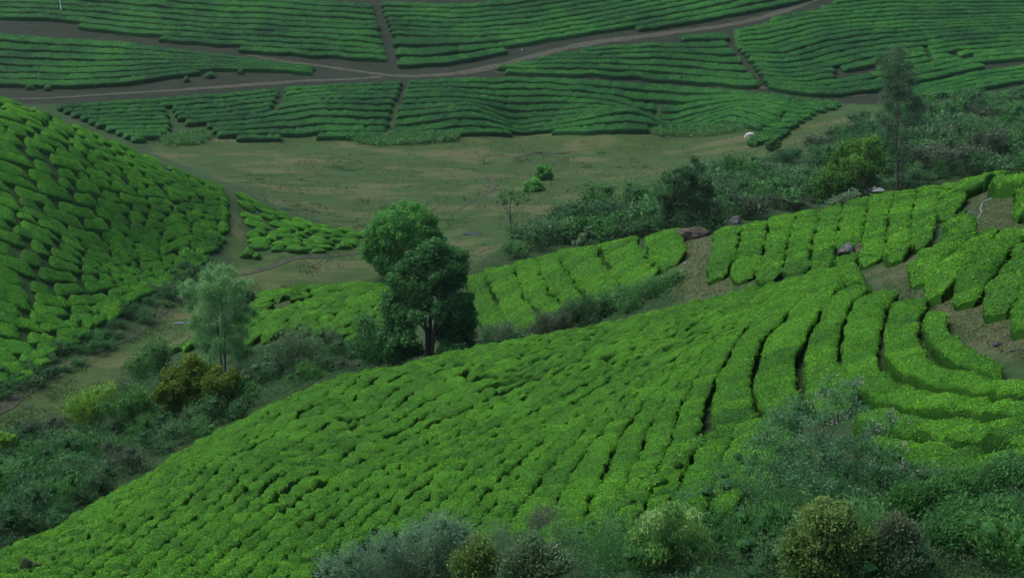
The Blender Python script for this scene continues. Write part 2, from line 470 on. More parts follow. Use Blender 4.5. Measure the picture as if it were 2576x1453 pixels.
def dist_to_line(u, v, line):
    best = np.full(u.shape, 1e9)
    for (x1, y1), (x2, y2) in zip(line[:-1], line[1:]):
        dx, dy = x2 - x1, y2 - y1
        t = np.clip(((u - x1) * dx + (v - y1) * dy) / (dx * dx + dy * dy + 1e-9), 0, 1)
        best = np.minimum(best, np.hypot(u - x1 - t * dx, v - y1 - t * dy))
    return best

ORD = ['first', 'second', 'third', 'fourth', 'fifth', 'sixth', 'seventh', 'eighth', 'ninth', 'tenth', 'eleventh', 'twelfth', 'thirteenth', 'fourteenth',
       'fifteenth', 'sixteenth', 'seventeenth', 'eighteenth', 'nineteenth', 'twentieth', 'twenty-first', 'twenty-second', 'twenty-third', 'twenty-fourth',
       'twenty-fifth', 'twenty-sixth', 'twenty-seventh', 'twenty-eighth', 'twenty-ninth', 'thirtieth']
# ------------------------------------------------------------------ ground
EXPOSURE = 1.45
def ground_mesh():
    ny, nx = GZ.shape
    V = np.stack([_gx, _gy, GZ], -1).reshape(-1, 3)
    u, v = project(V[:, 0], V[:, 1], V[:, 2]); D = V[:, 1]
    wob = 10 * vnoise(V[:, 0] / 5, V[:, 1] / 5, seed=8); u2, v2 = u + wob, v + wob * .5
    meadow = [(380, 362), (545, 345), (600, 350), (870, 345), (1250, 337), (1640, 325), (1850, 312), (1905, 330), (1890, 365), (2010, 320), (2060, 285), (2130, 262), (2220, 270), (2240, 330), (2100, 370), (1960, 400), (1800, 430), (1700, 460), (1600, 495), (1450, 525), (1330, 580), (1200, 660), (1180, 700), (960, 712), (800, 720), (650, 740), (470, 870), (320, 920), (250, 1060), (0, 1110), (-160, 1130), (-160, 990), (0, 990), (100, 950), (330, 846), (440, 755), (560, 680), (600, 640), (760, 632), (920, 590), (720, 530), (590, 465), (380, 385)]
    grass = in_poly(u2, v2, meadow) & (D > 88) & (D < 300)
    path_spur = in_poly(u, v, [(570, 470), (596, 474), (612, 560), (614, 640), (560, 650), (578, 560)]) & (D > 140) & (D < 190)
    grass |= path_spur
    dirt = ((D > 238) & ~grass & (v < 262)).astype(float)
    clear = np.zeros(len(V), bool)
    for poly, lo, hi in (([(1630, 705), (1700, 640), (1715, 575), (1795, 580), (1780, 690), (1885, 680), (1885, 725), (1760, 752), (1650, 715)], 62, 92),
                         ([(2145, 655), (2310, 640), (2310, 705), (2420, 730), (2590, 800), (2760, 860), (2760, 960), (2400, 850), (2210, 712)], 36, 62),
                         ([(2430, 462), (2560, 436), (2560, 590), (2420, 600), (2440, 530)], 50, 82)):
        clear |= in_poly(u, v, poly) & (D > lo) & (D < hi)
    scrub = ((D < 238) & ~grass & ~clear).astype(float)
    cols = np.stack([grass.astype(float), dirt, clear.astype(float), np.ones(len(V))], 1)
    # soften by two box passes over the grid
    c = cols.reshape(ny, nx, 4)
    for _ in range(2):
        c[1:-1, 1:-1, :3] = (c[1:-1, 1:-1, :3] * 2 + c[:-2, 1:-1, :3] + c[2:, 1:-1, :3] + c[1:-1, :-2, :3] + c[1:-1, 2:, :3]) / 6
    me = bpy.data.meshes.new('ground')
    Fq = grid_quads(ny, nx)
    me.vertices.add(len(V)); me.vertices.foreach_set('co', V.astype(np.float32).ravel())
    me.loops.add(Fq.size); me.loops.foreach_set('vertex_index', Fq.astype(np.int32).ravel())
    me.polygons.add(len(Fq)); me.polygons.foreach_set('loop_start', (np.arange(len(Fq)) * 4).astype(np.int32))
    me.polygons.foreach_set('use_smooth', np.ones(len(Fq), bool))
    at = me.color_attributes.new('cover', 'FLOAT_COLOR', 'POINT'); at.data.foreach_set('color', c.reshape(-1).astype(np.float32))
    me.update(calc_edges=True)
    o = bpy.data.objects.new('ground', me); COL.objects.link(o)
    return tag(o, kind='structure')

def ground_mat():
    m, nt, out = new_mat('ground')
    a = nt.nodes.new('ShaderNodeAttribute'); a.attribute_name = 'cover'
    sep = nt.nodes.new('ShaderNodeSeparateColor'); nt.links.new(a.outputs['Color'], sep.inputs[0])
    big = noise(nt, .065, 5, stretch=(1, 2.0, 1)); med = noise(nt, .35, 6, stretch=(.8, 1.6, 1), rough=.65); fin = noise(nt, 2.2, 6, rough=.7)
    def mr(x, lo, hi):
        n = nt.nodes.new('ShaderNodeMapRange'); n.inputs[1].default_value = lo; n.inputs[2].default_value = hi; nt.links.new(x, n.inputs[0]); return n.outputs[0]
    def mix(f, a_, b_):
        n = nt.nodes.new('ShaderNodeMix'); n.data_type = 'RGBA'
        if isinstance(f, float): n.inputs[0].default_value = f
        else: nt.links.new(f, n.inputs[0])
        for k, q in ((6, a_), (7, b_)):
            if isinstance(q, tuple): n.inputs[k].default_value = (*q, 1)
            else: nt.links.new(q, n.inputs[k])
        return n.outputs[2]
    gmix = math_(nt, 'ADD', math_(nt, 'MULTIPLY', big, .75), math_(nt, 'ADD', math_(nt, 'MULTIPLY', med, .25), math_(nt, 'MULTIPLY', fin, .15)))
    gcol = ramp(nt, [(.34, (.007, .026, .006)), (.43, (.014, .040, .010)), (.50, (.032, .054, .016)), (.56, (.018, .044, .011)), (.63, (.044, .059, .021)), (.74, (.058, .060, .028))], gmix)
    dcol = ramp(nt, [(.3, (.007, .015, .008)), (.5, (.013, .019, .011)), (.72, (.026, .026, .018))], math_(nt, 'ADD', math_(nt, 'MULTIPLY', med, .6), math_(nt, 'MULTIPLY', fin, .4)))
    ccol = ramp(nt, [(.3, (.020, .044, .014)), (.5, (.042, .055, .023)), (.7, (.070, .064, .034))], math_(nt, 'ADD', math_(nt, 'MULTIPLY', med, .55), math_(nt, 'MULTIPLY', fin, .45)))
    scol = ramp(nt, [(.3, (.010, .026, .009)), (.55, (.020, .042, .013)), (.75, (.036, .040, .020))], math_(nt, 'ADD', math_(nt, 'MULTIPLY', med, .6), math_(nt, 'MULTIPLY', fin, .4)))
    def ragged(ch): return mr(math_(nt, 'ADD', ch, math_(nt, 'MULTIPLY', math_(nt, 'SUBTRACT', fin, .5), .8)), .35, .65)
    c = mix(ragged(sep.outputs[1]), scol, dcol)
    c = mix(ragged(sep.outputs[2]), c, ccol)
    c = mix(ragged(sep.outputs[0]), c, gcol)
    p = N(nt, 'ShaderNodeBsdfPrincipled', Roughness=.95); p.inputs['Specular IOR Level'].default_value = .1
    nt.links.new(c, p.inputs['Base Color'])
    b = nt.nodes.new('ShaderNodeBump'); b.inputs['Distance'].default_value = .5; b.inputs['Strength'].default_value = .8
    nt.links.new(math_(nt, 'ADD', math_(nt, 'MULTIPLY', med, .7), math_(nt, 'MULTIPLY', fin, .35)), b.inputs['Height']); nt.links.new(b.outputs[0], p.inputs['Normal'])
    nt.links.new(p.outputs[0], out.inputs[0])
    return m
ground = ground_mesh(); ground.data.materials.append(ground_mat())
# ------------------------------------------------------------------ tea: leaf materials
TEA_NEAR = leaf_mat('tea_leaf_near', [(0, (.012, .046, .007)), (.3, (.036, .130, .008)), (.62, (.074, .222, .011)), (1, (.125, .300, .020))], patch=.4, patch_scale=.22, spec=.1, rough=.65, trans=.3)
TEA_OLD = leaf_mat('tea_leaf_spur', [(0, (.016, .058, .010)), (.3, (.036, .148, .010)), (.66, (.070, .235, .012)), (1, (.125, .310, .018))], patch=.55, patch_scale=.10, spec=.1, rough=.65, trans=.3)
TEA_FAR = leaf_mat('tea_leaf_far', [(0, (.007, .036, .010)), (.3, (.016, .088, .016)), (.66, (.032, .142, .015)), (1, (.075, .215, .012))], patch=.9, patch_scale=.055, spec=.1, rough=.65, trans=.3)

def outward(g, other, d):
    n = unit(g - other); return smooth(g + n * d, 6)

def field(name, group, where, guides, spacing, poly, h, leaf, dens, mat, lump, gap, wf=.86, cuts=(), least=3.0, counts=None, minw=.3, order=1,
          bump=.10, tip=0.0, taper=.35, side=.5, domep=2.6, gexp=1.2, beyond=0, wvar=.08, fine=.06, follow=.9, wmin=0, ordinal=True, rg=None, dmin=8):
    rg = rg or np.random.default_rng(abs(hash(where)) % 1000 if False else sum(map(ord, where)))
    gs = [guide(g, h, dmin=dmin) for g in guides]
    if beyond: gs = [outward(gs[0], gs[1], beyond)] + gs
    rows = loft(gs, spacing, counts)
    if order < 0: rows = rows[::-1]
    done = 0
    for (P, hw) in rows:
        Q, s = resample(np.column_stack([P, hw]), .5)
        z = G(Q[:, 0], Q[:, 1]) + h * .9
        u, v = project(Q[:, 0], Q[:, 1], z)
        ok = in_poly(u, v, poly) & (Q[:, 2] > minw)
        Q[:, 2] = np.maximum(Q[:, 2], wmin)
        for line, r in cuts: ok &= dist_to_line(u, v, line) > r
        rr = runs(ok, max(3, int(least / .5)))
        if not rr: continue
        done += 1
        for ri, (i, j) in enumerate(rr):
            mb = MB()
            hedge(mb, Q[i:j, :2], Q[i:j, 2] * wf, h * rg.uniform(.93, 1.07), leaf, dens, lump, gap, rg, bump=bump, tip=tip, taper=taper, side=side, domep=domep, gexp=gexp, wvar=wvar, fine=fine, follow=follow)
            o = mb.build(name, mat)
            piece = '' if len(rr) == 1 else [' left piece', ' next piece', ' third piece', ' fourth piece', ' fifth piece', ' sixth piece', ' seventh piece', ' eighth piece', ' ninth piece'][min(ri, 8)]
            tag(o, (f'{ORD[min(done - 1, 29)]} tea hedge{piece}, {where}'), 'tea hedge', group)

# far fields -------------------------------------------------------
FW = dict(dmin=232, h=.95, leaf=.27, dens=15, mat=TEA_FAR, lump=2.4, gap=.22, follow=.62, bump=.06, wf=.90, taper=.5, side=.8)
DIV1 = [(938, -20), (948, 25), (965, 60), (978, 120), (988, 165)]
field('tea_hedge', 'far hedges left of the bare furrow', 'counted up, far field left of the bare furrow',
      [[(-140, 105), (150, 119), (450, 142), (720, 160), (985, 176)], [(-140, -70), (200, -48), (500, -24), (950, 6)]], 2.75,
      [(-140, 22), (0, 42), (80, 47), (155, 54), (245, 72), (385, 92), (520, 109), (625, 124), (740, 129), (820, 143), (935, 154), (978, 162), (970, 110), (955, 60), (938, 0), (935, -40), (-140, -120)], **FW)
field('tea_hedge', 'far hedges between the bare furrow and the climbing road', 'counted up, far field right of the bare furrow',
      [[(990, 164), (1110, 161), (1290, 126), (1500, 90), (1750, 52), (2010, 2), (2100, -20)], [(975, 85), (1200, 92), (1370, 76), (1540, 49), (1730, 10), (1900, -30), (2000, -55)], [(945, 2), (1150, 6), (1300, -6), (1450, -30), (1600, -60), (1700, -80)]], 2.75,
      [(998, 166), (1110, 160), (1160, 154), (1260, 134), (1290, 114), (1440, 92), (1540, 74), (1700, 62), (1760, 52), (1850, 42), (2000, 7), (2060, -20), (2000, -90), (940, -90), (955, 10), (985, 90)], **FW)
field('tea_hedge', 'far wedge of hedges between the two roads', 'counted down from the upper road, wedge field between both roads',
      [[(-140, 66), (0, 80), (300, 103), (520, 132), (860, 174)], [(-140, 208), (0, 210), (200, 215), (330, 206), (430, 188), (540, 175), (700, 176), (850, 182)]], 2.7,
      [(-140, 60), (0, 77), (110, 86), (225, 96), (230, 106), (350, 113), (460, 123), (520, 130), (680, 149), (858, 170), (852, 182), (800, 183), (700, 174), (600, 174), (540, 173), (470, 181), (430, 188), (390, 192), (350, 198), (320, 208), (240, 217), (130, 213), (-140, 215)],
      minw=.22, **FW)
D4A = [(714, 205), (708, 230), (700, 250), (690, 275)]
D4B = [(1024, 190), (1014, 225), (998, 262), (985, 300), (974, 345)]
D4C = [(1650, 195), (1664, 215), (1672, 235), (1660, 262), (1645, 300), (1640, 325)]
D4D = [(425, 265), (434, 290), (436, 330)]
field('tea_hedge', 'hedges of the long field above the meadow', 'counted down from the road, long field above the meadow',
      [[(90, 264), (420, 241), (760, 214), (1030, 199), (1310, 187), (1700, 206), (2000, 240), (2135, 252)],
       [(200, 350), (560, 348), (970, 341), (1400, 330), (1850, 326), (1960, 345), (2000, 335)]], 2.35,
      [(120, 258), (260, 247), (420, 237), (600, 224), (760, 212), (860, 209), (1000, 202), (1030, 197), (1100, 192), (1200, 185), (1310, 185), (1500, 192), (1700, 204), (1900, 217), (2000, 236), (1990, 262), (1960, 300), (1900, 322), (1850, 308), (1750, 322), (1640, 320), (1520, 324), (1400, 328), (1250, 333), (1100, 337), (970, 340), (870, 341), (760, 338), (680, 343), (600, 346), (545, 338), (510, 308), (445, 303), (425, 335), (340, 352), (200, 295)],
      cuts=[(D4A, 2.5), (D4B, 3.5), (D4C, 2.5), (D4D, 5)], minw=.5, dmin=232, h=.95, leaf=.26, dens=16, mat=TEA_FAR, lump=2.0, gap=.42, follow=.62, bump=.07, wf=.90, taper=.4, side=.8)
field('tea_hedge', 'hedges of the small field at the end of the long field', 'counted from the top, small tongue field beside the white cow',
      [[(1990, 236), (2040, 246), (2128, 254)], [(1965, 258), (2010, 272), (2085, 276)], [(1935, 295), (1960, 305), (2030, 300)], [(1905, 330), (1935, 340), (1990, 328)], [(1880, 354), (1900, 362), (1950, 352)]], 2.0,
      [(1995, 238), (2060, 242), (2128, 247), (2112, 266), (2082, 272), (2057, 282), (2012, 308), (1962, 344), (1890, 362), (1880, 352), (1900, 338), (1925, 318), (1965, 290)],
      dmin=200, h=.9, leaf=.3, dens=11, mat=TEA_FAR, lump=1.6, gap=.7, bump=.1, wf=.8, taper=.4, side=.8, tip=.08)
field('tea_hedge', 'hedges of the fan field under the climbing road', 'counted up from the lower path, fan field under the climbing road',
      [[(1245, 180), (1450, 184), (1700, 200), (1925, 216)], [(1245, 118), (1500, 103), (1838, 76)]], 2.3,
      [(1243, 166), (1340, 147), (1400, 132), (1500, 114), (1700, 97), (1836, 77), (1834, 112), (1856, 132), (1920, 216), (1800, 207), (1700, 202), (1550, 192), (1400, 184), (1280, 182)], **FW)
g0 = [(1944, 38), (2059, 17), (2212, 7), (2576, 1), (2700, 0)]
field('tea_hedge', 'hedges of the big curving field at the far right', 'counted down from the road, big curving far field',
      [[(1950, 20), (2059, -2), (2212, -14), (2576, -22), (2700, -24)], [(1843, 73), (1948, 52), (2059, 31), (2246, 16), (2576, 14), (2700, 14)],
       [(1846, 114), (1941, 109), (2042, 82), (2144, 65), (2381, 52), (2576, 47), (2700, 46)], [(1857, 137), (1975, 147), (2076, 116), (2178, 99), (2381, 79), (2550, 69), (2700, 63)],
       [(1882, 164), (2009, 170), (2110, 143), (2212, 123), (2313, 113), (2449, 96), (2700, 84)], [(1936, 216), (2025, 231), (2110, 236), (2212, 223), (2310, 203), (2440, 172), (2700, 140)]], 2.5,
      [(1845, 75), (1930, 56), (1944, 40), (2060, 20), (2120, -10), (2160, -40), (2720, -60), (2720, 130), (2576, 142), (2440, 170), (2300, 204), (2215, 226), (2100, 235), (2000, 231), (1932, 216), (1868, 132), (1846, 112)],
      cuts=[([(2110, 178), (2150, 184)], 9), ([(2180, 180), (2200, 172)], 5), ([(2400, 138), (2440, 140)], 6), ([(2330, 120), (2350, 150)], 3)], minw=.4, **FW)
field('tea_hedge', 'hedges of the strip under the big curving field', 'counted down, strip under the big curving far field',
      [[(2285, 214), (2380, 196), (2440, 178), (2700, 146)], [(2300, 240), (2400, 232), (2576, 200), (2700, 180)]], 2.2,
      [(2288, 208), (2440, 176), (2576, 154), (2710, 140), (2710, 184), (2576, 198), (2400, 231), (2300, 238)], **FW)
field('tea_hedge', 'single hedges at the scrub edge', 'alone above the scrub beyond the tall tree',
      [[(2335, 262), (2380, 254), (2425, 246)], [(2335, 270), (2380, 262), (2425, 254)]], 2.0, [(2330, 250), (2430, 236), (2432, 262), (2330, 276)], counts=[1], **{**FW, 'wf': 1.0})
field('tea_hedge', 'single hedges at the scrub edge', 'short, alone above the bushes at the picture edge',
      [[(2515, 226), (2576, 213), (2660, 196)], [(2515, 234), (2576, 221), (2660, 204)]], 2.0, [(2505, 210), (2670, 180), (2670, 212), (2505, 242)], counts=[1], **{**FW, 'wf': 1.0})

# middle slope ------------------------------------------------------
MID = dict(leaf=.095, dens=170, mat=TEA_NEAR, bump=.2, fine=.09, side=1.1, taper=.6, wvar=.12)
field('tea_hedge', 'hedges of the low knoll behind the dark tree', 'counted from the meadow side, low knoll behind the dark tree',
      [[(600, 790), (650, 752), (720, 722), (800, 715), (900, 711), (980, 709)], [(600, 840), (700, 770), (800, 735), (900, 722), (985, 722)], [(600, 890), (720, 820), (830, 775), (920, 750), (1000, 740)], [(600, 940), (760, 860), (870, 815), (950, 790), (1020, 770)], [(800, 880), (880, 850), (960, 825), (1020, 810)]], 1.6,
      [(648, 742), (720, 718), (800, 714), (900, 710), (980, 708), (1030, 740), (1030, 800), (900, 850), (850, 850), (800, 832), (720, 832), (640, 858), (560, 880), (500, 890), (500, 850), (600, 800)], h=.66, lump=1.0, gap=.8, gexp=1.0, wf=.97, least=1.5, **MID)
field('tea_hedge', 'hedges on the slope right of the dark tree', 'counted from the dark tree, steep rows of the middle slope',
      [[(1165, 700), (1190, 760), (1225, 845)], [(1215, 674), (1240, 740), (1290, 830)], [(1290, 660), (1320, 740), (1372, 800)], [(1405, 632), (1440, 700), (1492, 770)], [(1500, 613), (1535, 680), (1580, 730)], [(1610, 594), (1640, 650), (1660, 680)], [(1712, 577), (1722, 610), (1730, 640)]], 1.65,
      [(1150, 700), (1210, 674), (1300, 657), (1400, 632), (1500, 612), (1600, 594), (1700, 579), (1722, 575), (1708, 602), (1706, 642), (1660, 674), (1620, 702), (1560, 735), (1440, 775), (1330, 815), (1220, 850), (1180, 850)], h=.66, lump=1.1, gap=.8, gexp=1.0, wf=.98, least=1.0, **MID)
field('tea_hedge', 'hedges on the upper middle slope', 'counted from the bare clearing, upper middle slope',
      [[(1798, 583), (1786, 635), (1772, 695)], [(1870, 562), (1850, 640), (1832, 705)], [(1934, 548), (1925, 620), (1900, 712)], [(2000, 536), (1985, 610), (1970, 680)], [(2063, 525), (2049, 592), (2040, 668)], [(2125, 506), (2107, 590), (2098, 660)], [(2190, 480), (2178, 560), (2165, 645)], [(2250, 477), (2239, 540), (2225, 640)], [(2310, 469), (2297, 540), (2285, 640)], [(2375, 458), (2362, 510), (2345, 580)], [(2432, 456), (2430, 490), (2425, 530)]], 1.45,
      [(1788, 583), (1907, 553), (2076, 521), (2093, 522), (2137, 502), (2212, 478), (2280, 477), (2347, 462), (2401, 455), (2430, 469), (2439, 520), (2364, 530), (2340, 587), (2313, 608), (2300, 640), (2212, 640), (2140, 650), (2042, 668), (1961, 682), (1907, 708), (1883, 720), (1880, 686), (1833, 699), (1819, 685), (1775, 692), (1770, 674), (1784, 620)],
      h=.62, lump=1.0, gap=.8, gexp=1.0, wf=.96, least=1.0, counts=None,
      cuts=[([(1850, 588), (1868, 590)], 14), ([(2120, 629), (2165, 622)], 8)], **MID)
field('tea_hedge', 'hedge along the crest behind the grass clearing', 'tall, on the crest behind the grass clearing with the pipe',
      [[(2385, 462), (2450, 443), (2540, 435), (2600, 424), (2680, 410)], [(2385, 474), (2450, 455), (2540, 447), (2600, 436), (2680, 422)]], 1.5,
      [(2370, 440), (2560, 420), (2700, 395), (2700, 440), (2380, 490)], h=1.0, lump=1.4, gap=.3, wf=.9, counts=[1], **MID)
field('tea_hedge', 'thick hedges above the winding pipe', 'counted from the top, thick bushes above the winding pipe',
      [[(2545, 452), (2600, 436), (2690, 414)], [(2520, 485), (2580, 470), (2690, 440)], [(2535, 520), (2600, 505), (2690, 475)], [(2565, 560), (2620, 548), (2690, 530)]], 1.7,
      [(2540, 440), (2640, 405), (2700, 400), (2700, 545), (2576, 545), (2545, 515), (2520, 500), (2523, 485), (2545, 468)], h=1.1, lump=1.6, gap=.4, wf=.95, counts=[1, 1, 1], **MID)
field('tea_hedge', 'broad hedges between pipe and path', 'counted from the crest, broad rows between pipe and path',
      [[(2400, 585), (2345, 610), (2305, 640)], [(2455, 578), (2385, 640), (2318, 705)], [(2535, 566), (2466, 619), (2385, 712)], [(2620, 556), (2516, 656), (2455, 745)], [(2700, 560), (2590, 700), (2530, 775)], [(2760, 590), (2690, 700), (2600, 830)]], 1.6,
      [(2305, 612), (2398, 585), (2449, 577), (2576, 550), (2720, 525), (2720, 860), (2620, 830), (2576, 800), (2533, 766), (2503, 766), (2469, 743), (2442, 739), (2411, 722), (2408, 699), (2357, 719), (2334, 702), (2310, 705), (2301, 667), (2298, 646)],
      h=.9, lump=1.3, gap=.4, wf=.92, least=1.0, counts=[1, 1, 1, 1, 1], leaf=.08, dens=250, mat=TEA_NEAR, bump=.18, side=1.1, taper=.9)
field('tea_hedge', 'single tall hedges by paths', 'dark sided, closing the top of the bare path',
      [[(2146, 642), (2230, 640), (2308, 632)], [(2146, 654), (2230, 652), (2308, 644)]], 1.5, [(2130, 620), (2320, 610), (2320, 660), (2130, 670)], counts=[1], h=1.05, lump=1.4, gap=.2, wf=1.1, **MID)
field('tea_hedge', 'cut off clumps beside the pipe', 'counted down, cut off clumps beside the winding pipe',
      [[(2392, 530), (2440, 526)], [(2392, 548), (2440, 545)], [(2378, 572), (2440, 566)], [(2365, 592), (2440, 585)]], 1.2, [(2350, 510), (2450, 510), (2450, 600), (2350, 600)], counts=[1, 0, 1], h=.85, lump=1.6, gap=.2, wf=.85, least=.8, **MID)

# near slope --------------------------------------------------------
GA = [
    [(2150, 664), (2010, 699), (1870, 734), (1690, 775), (1500, 820), (1200, 874), (1000, 921), (820, 961), (640, 1037), (400, 1177), (200, 1311), (0, 1423), (-60, 1450)],
    [(2160, 676), (2040, 712), (1960, 738), (1750, 806), (1500, 890), (1200, 1010), (900, 1160), (650, 1320), (480, 1460), (430, 1500)],
    [(2180, 688), (2080, 722), (1990, 762), (1850, 828), (1650, 930), (1450, 1062), (1280, 1215), (1140, 1385), (1090, 1480)],
    [(2140, 690), (2042, 724), (1960, 772), (1850, 826), (1730, 900), (1620, 1005), (1553, 1107), (1500, 1230), (1450, 1350)],
    [(2160, 690), (1995, 745), (1914, 778), (1856, 849), (1832, 894), (1804, 940), (1778, 996), (1770, 1068), (1740, 1150), (1700, 1250)],
]
NEAR = dict(mat=TEA_NEAR, h=.72, leaf=.062, dens=400, side=1.1)
PA = [(-140, 1460), (-60, 1395), (0, 1370), (200, 1255), (400, 1120), (640, 990), (820, 920), (1000, 885), (1200, 845), (1500, 800), (1700, 766), (1870, 728), (2130, 658), (2160, 656), (2200, 692), (2206, 708), (2185, 740), (2100, 850), (1990, 1010), (1880, 1120), (1860, 1200), (1810, 1240), (1720, 1290), (1600, 1350), (1430, 1330), (1240, 1340), (1000, 1345), (860, 1385), (740, 1500)]
field('tea_hedge', 'rows of the near slope below the crest', 'counted from the crest, bushy near slope',
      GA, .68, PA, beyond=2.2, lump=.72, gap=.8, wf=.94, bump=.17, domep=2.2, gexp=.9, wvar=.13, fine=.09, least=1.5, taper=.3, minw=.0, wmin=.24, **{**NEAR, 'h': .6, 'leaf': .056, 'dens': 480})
GB = [
    [(2165, 694), (2070, 716), (1995, 745), (1914, 778), (1856, 849), (1832, 894), (1804, 940), (1778, 996), (1774, 1070)],
    [(2190, 694), (2100, 708), (2042, 726), (1995, 772), (1924, 848), (1905, 905), (1886, 968), (1900, 1022), (1924, 1046)],
    [(2202, 694), (2141, 705), (2103, 729), (2056, 797), (2029, 841), (2005, 905), (2003, 972), (2024, 998), (2044, 1010)],
    [(2207, 705), (2185, 722), (2158, 753), (2127, 801), (2110, 845), (2105, 900), (2120, 938), (2180, 994), (2224, 1014)],
    [(2262, 732), (2232, 770), (2219, 811), (2212, 855), (2228, 910), (2264, 942), (2324, 962), (2404, 978), (2504, 986), (2576, 994), (2720, 1010)],
    [(2335, 748), (2320, 787), (2323, 824), (2340, 867), (2376, 902), (2444, 922), (2520, 935), (2576, 940), (2720, 960)],
    [(2390, 786), (2385, 805), (2400, 835), (2440, 858), (2483, 880), (2516, 893), (2576, 910), (2720, 940)],
]
PB = [(2100, 700), (2207, 700), (2190, 718), (2232, 716), (2266, 729), (2306, 743), (2339, 746), (2336, 764), (2381, 784), (2386, 804), (2398, 821), (2403, 841), (2449, 851), (2483, 878), (2516, 892), (2576, 907), (2740, 950), (2740, 1060), (2576, 1030), (2400, 1010), (2250, 1010), (2140, 1010), (2040, 1020), (1920, 1060), (1770, 1090), (1770, 990), (1850, 840), (1900, 770), (2050, 716)]
CUT = dict(lump=1.0, gap=.3, wf=.86, bump=.17, fine=.09, least=1.5, taper=.35, wvar=.05)
field('tea_hedge', 'clear cut rows curving down the near slope', 'counted from the bushy side, clear rows curving down to the grey shrub',
      GB[:4], 1.5, PB, counts=[1, 1, 1], **CUT, **NEAR)
GCL = [(2207, 705), (2185, 722), (2158, 753), (2127, 801), (2110, 845), (2105, 900), (2120, 938), (2180, 994), (2224, 1014), (2304, 1026), (2424, 1028), (2504, 1036), (2576, 1056), (2720, 1080)]
PB2 = [(2205, 700), (2232, 714), (2266, 727), (2306, 741), (2339, 744), (2337, 762), (2383, 782), (2388, 804), (2398, 819), (2405, 839), (2449, 849), (2483, 876), (2516, 890), (2576, 905), (2740, 948), (2740, 1100), (2576, 1066), (2400, 1040), (2250, 1034), (2160, 1000), (2090, 930), (2090, 850), (2150, 740)]
field('tea_hedge', 'rows sweeping round to the picture edge', 'counted up, long rows sweeping round to the picture edge',
      [GCL, GB[4], GB[5], GB[6]], 1.5, PB2, counts=[1, 1, 1], follow=.55, **{**CUT, 'wf': .85}, **{**NEAR, 'h': .62})
GCx = [
    [(2185, 1000), (2224, 1016), (2304, 1028), (2424, 1030), (2504, 1038), (2576, 1058), (2720, 1082)],
    [(2164, 1064), (2264, 1084), (2344, 1104), (2450, 1115), (2576, 1112), (2720, 1118)],
    [(2180, 1130), (2290, 1160), (2364, 1182), (2490, 1164), (2576, 1150), (2720, 1150)],
]
field('tea_hedge', 'lowest rows under the sweeping rows', 'counted down, lowest thick rows right of the grey shrub',
      GCx, 1.5, [(2150, 1000), (2740, 1000), (2740, 1170), (2576, 1158), (2490, 1175), (2364, 1195), (2150, 1190)], lump=1.4, gap=.5, wf=.82, follow=.5, bump=.15, least=1.0, counts=[1, 1], **NEAR)
field('tea_hedge', 'clumpy rows below the clear rows', 'counted from the bushy side, clumpy broken rows under the clear rows',
      [[(1776, 1078), (1740, 1150), (1700, 1250), (1690, 1300)], [(1850, 1058), (1830, 1130), (1800, 1215), (1785, 1260)], [(1930, 1045), (1912, 1110), (1885, 1190), (1870, 1230)], [(2010, 1020), (2000, 1090), (1980, 1160), (1960, 1200)]], 1.35,
      [(1770, 1075), (1850, 1055), (1930, 1045), (2020, 1015), (2030, 1180), (1890, 1225), (1820, 1265), (1760, 1290), (1690, 1300), (1690, 1240)], lump=1.3, gap=1.0, gexp=.7, wf=.95, bump=.16, least=.8, domep=2.4, **NEAR)

# single tea bushes -------------------------------------------------
def bush(u, v, wpx, label, group=None, h=.8, mat=None, ang=0.0, leaf=None, dens=None, ratio=1.0, name='tea_bush', rg=rng):
    """one rounded tea bush whose foot is seen at u,v and which is wpx wide"""
    x, y, z = [float(q[0]) for q in unproj(u, v)]
    w = wpx / FPX * math.hypot(y, 1)
    leaf = leaf or min(.3, max(.1, y * .0019))
    dens = dens or .9 / leaf ** 2 * 1.3
    L = w * ratio; c, s_ = math.cos(ang), math.sin(ang)
    P = np.array([[x - c * L / 2, y - s_ * L / 2], [x, y], [x + c * L / 2, y + s_ * L / 2]])
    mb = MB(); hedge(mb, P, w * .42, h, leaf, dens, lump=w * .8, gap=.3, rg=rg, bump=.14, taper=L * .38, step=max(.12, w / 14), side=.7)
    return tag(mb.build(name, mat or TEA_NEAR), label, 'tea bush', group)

# old bushes of the spur on the left: rows broken into separate bushes
GS = [
    [(-60, 225), (0, 236), (150, 294), (300, 364), (450, 429), (566, 468)],
    [(-60, 330), (60, 350), (200, 395), (330, 440), (450, 468), (572, 490)],
    [(-60, 440), (60, 480), (200, 530), (330, 548), (450, 530), (576, 530)],
    [(-60, 560), (60, 610), (180, 650), (300, 660), (430, 618), (570, 575)],
    [(-60, 680), (40, 725), (140, 755), (260, 750), (400, 690), (530, 620)],
    [(-60, 800), (20, 830), (100, 850), (200, 815), (320, 745), (440, 690), (510, 652)],
    [(-60, 930), (0, 945), (60, 935), (130, 890), (200, 845), (300, 790)],
]
PS = [(-80, 180), (0, 208), (150, 268), (300, 340), (450, 408), (562, 452), (574, 500), (576, 560), (566, 600), (505, 625), (500, 650), (440, 690), (330, 735), (300, 780), (235, 800), (215, 830), (130, 880), (70, 930), (0, 955), (-80, 990)]
rs = np.random.default_rng(5)
pool = []
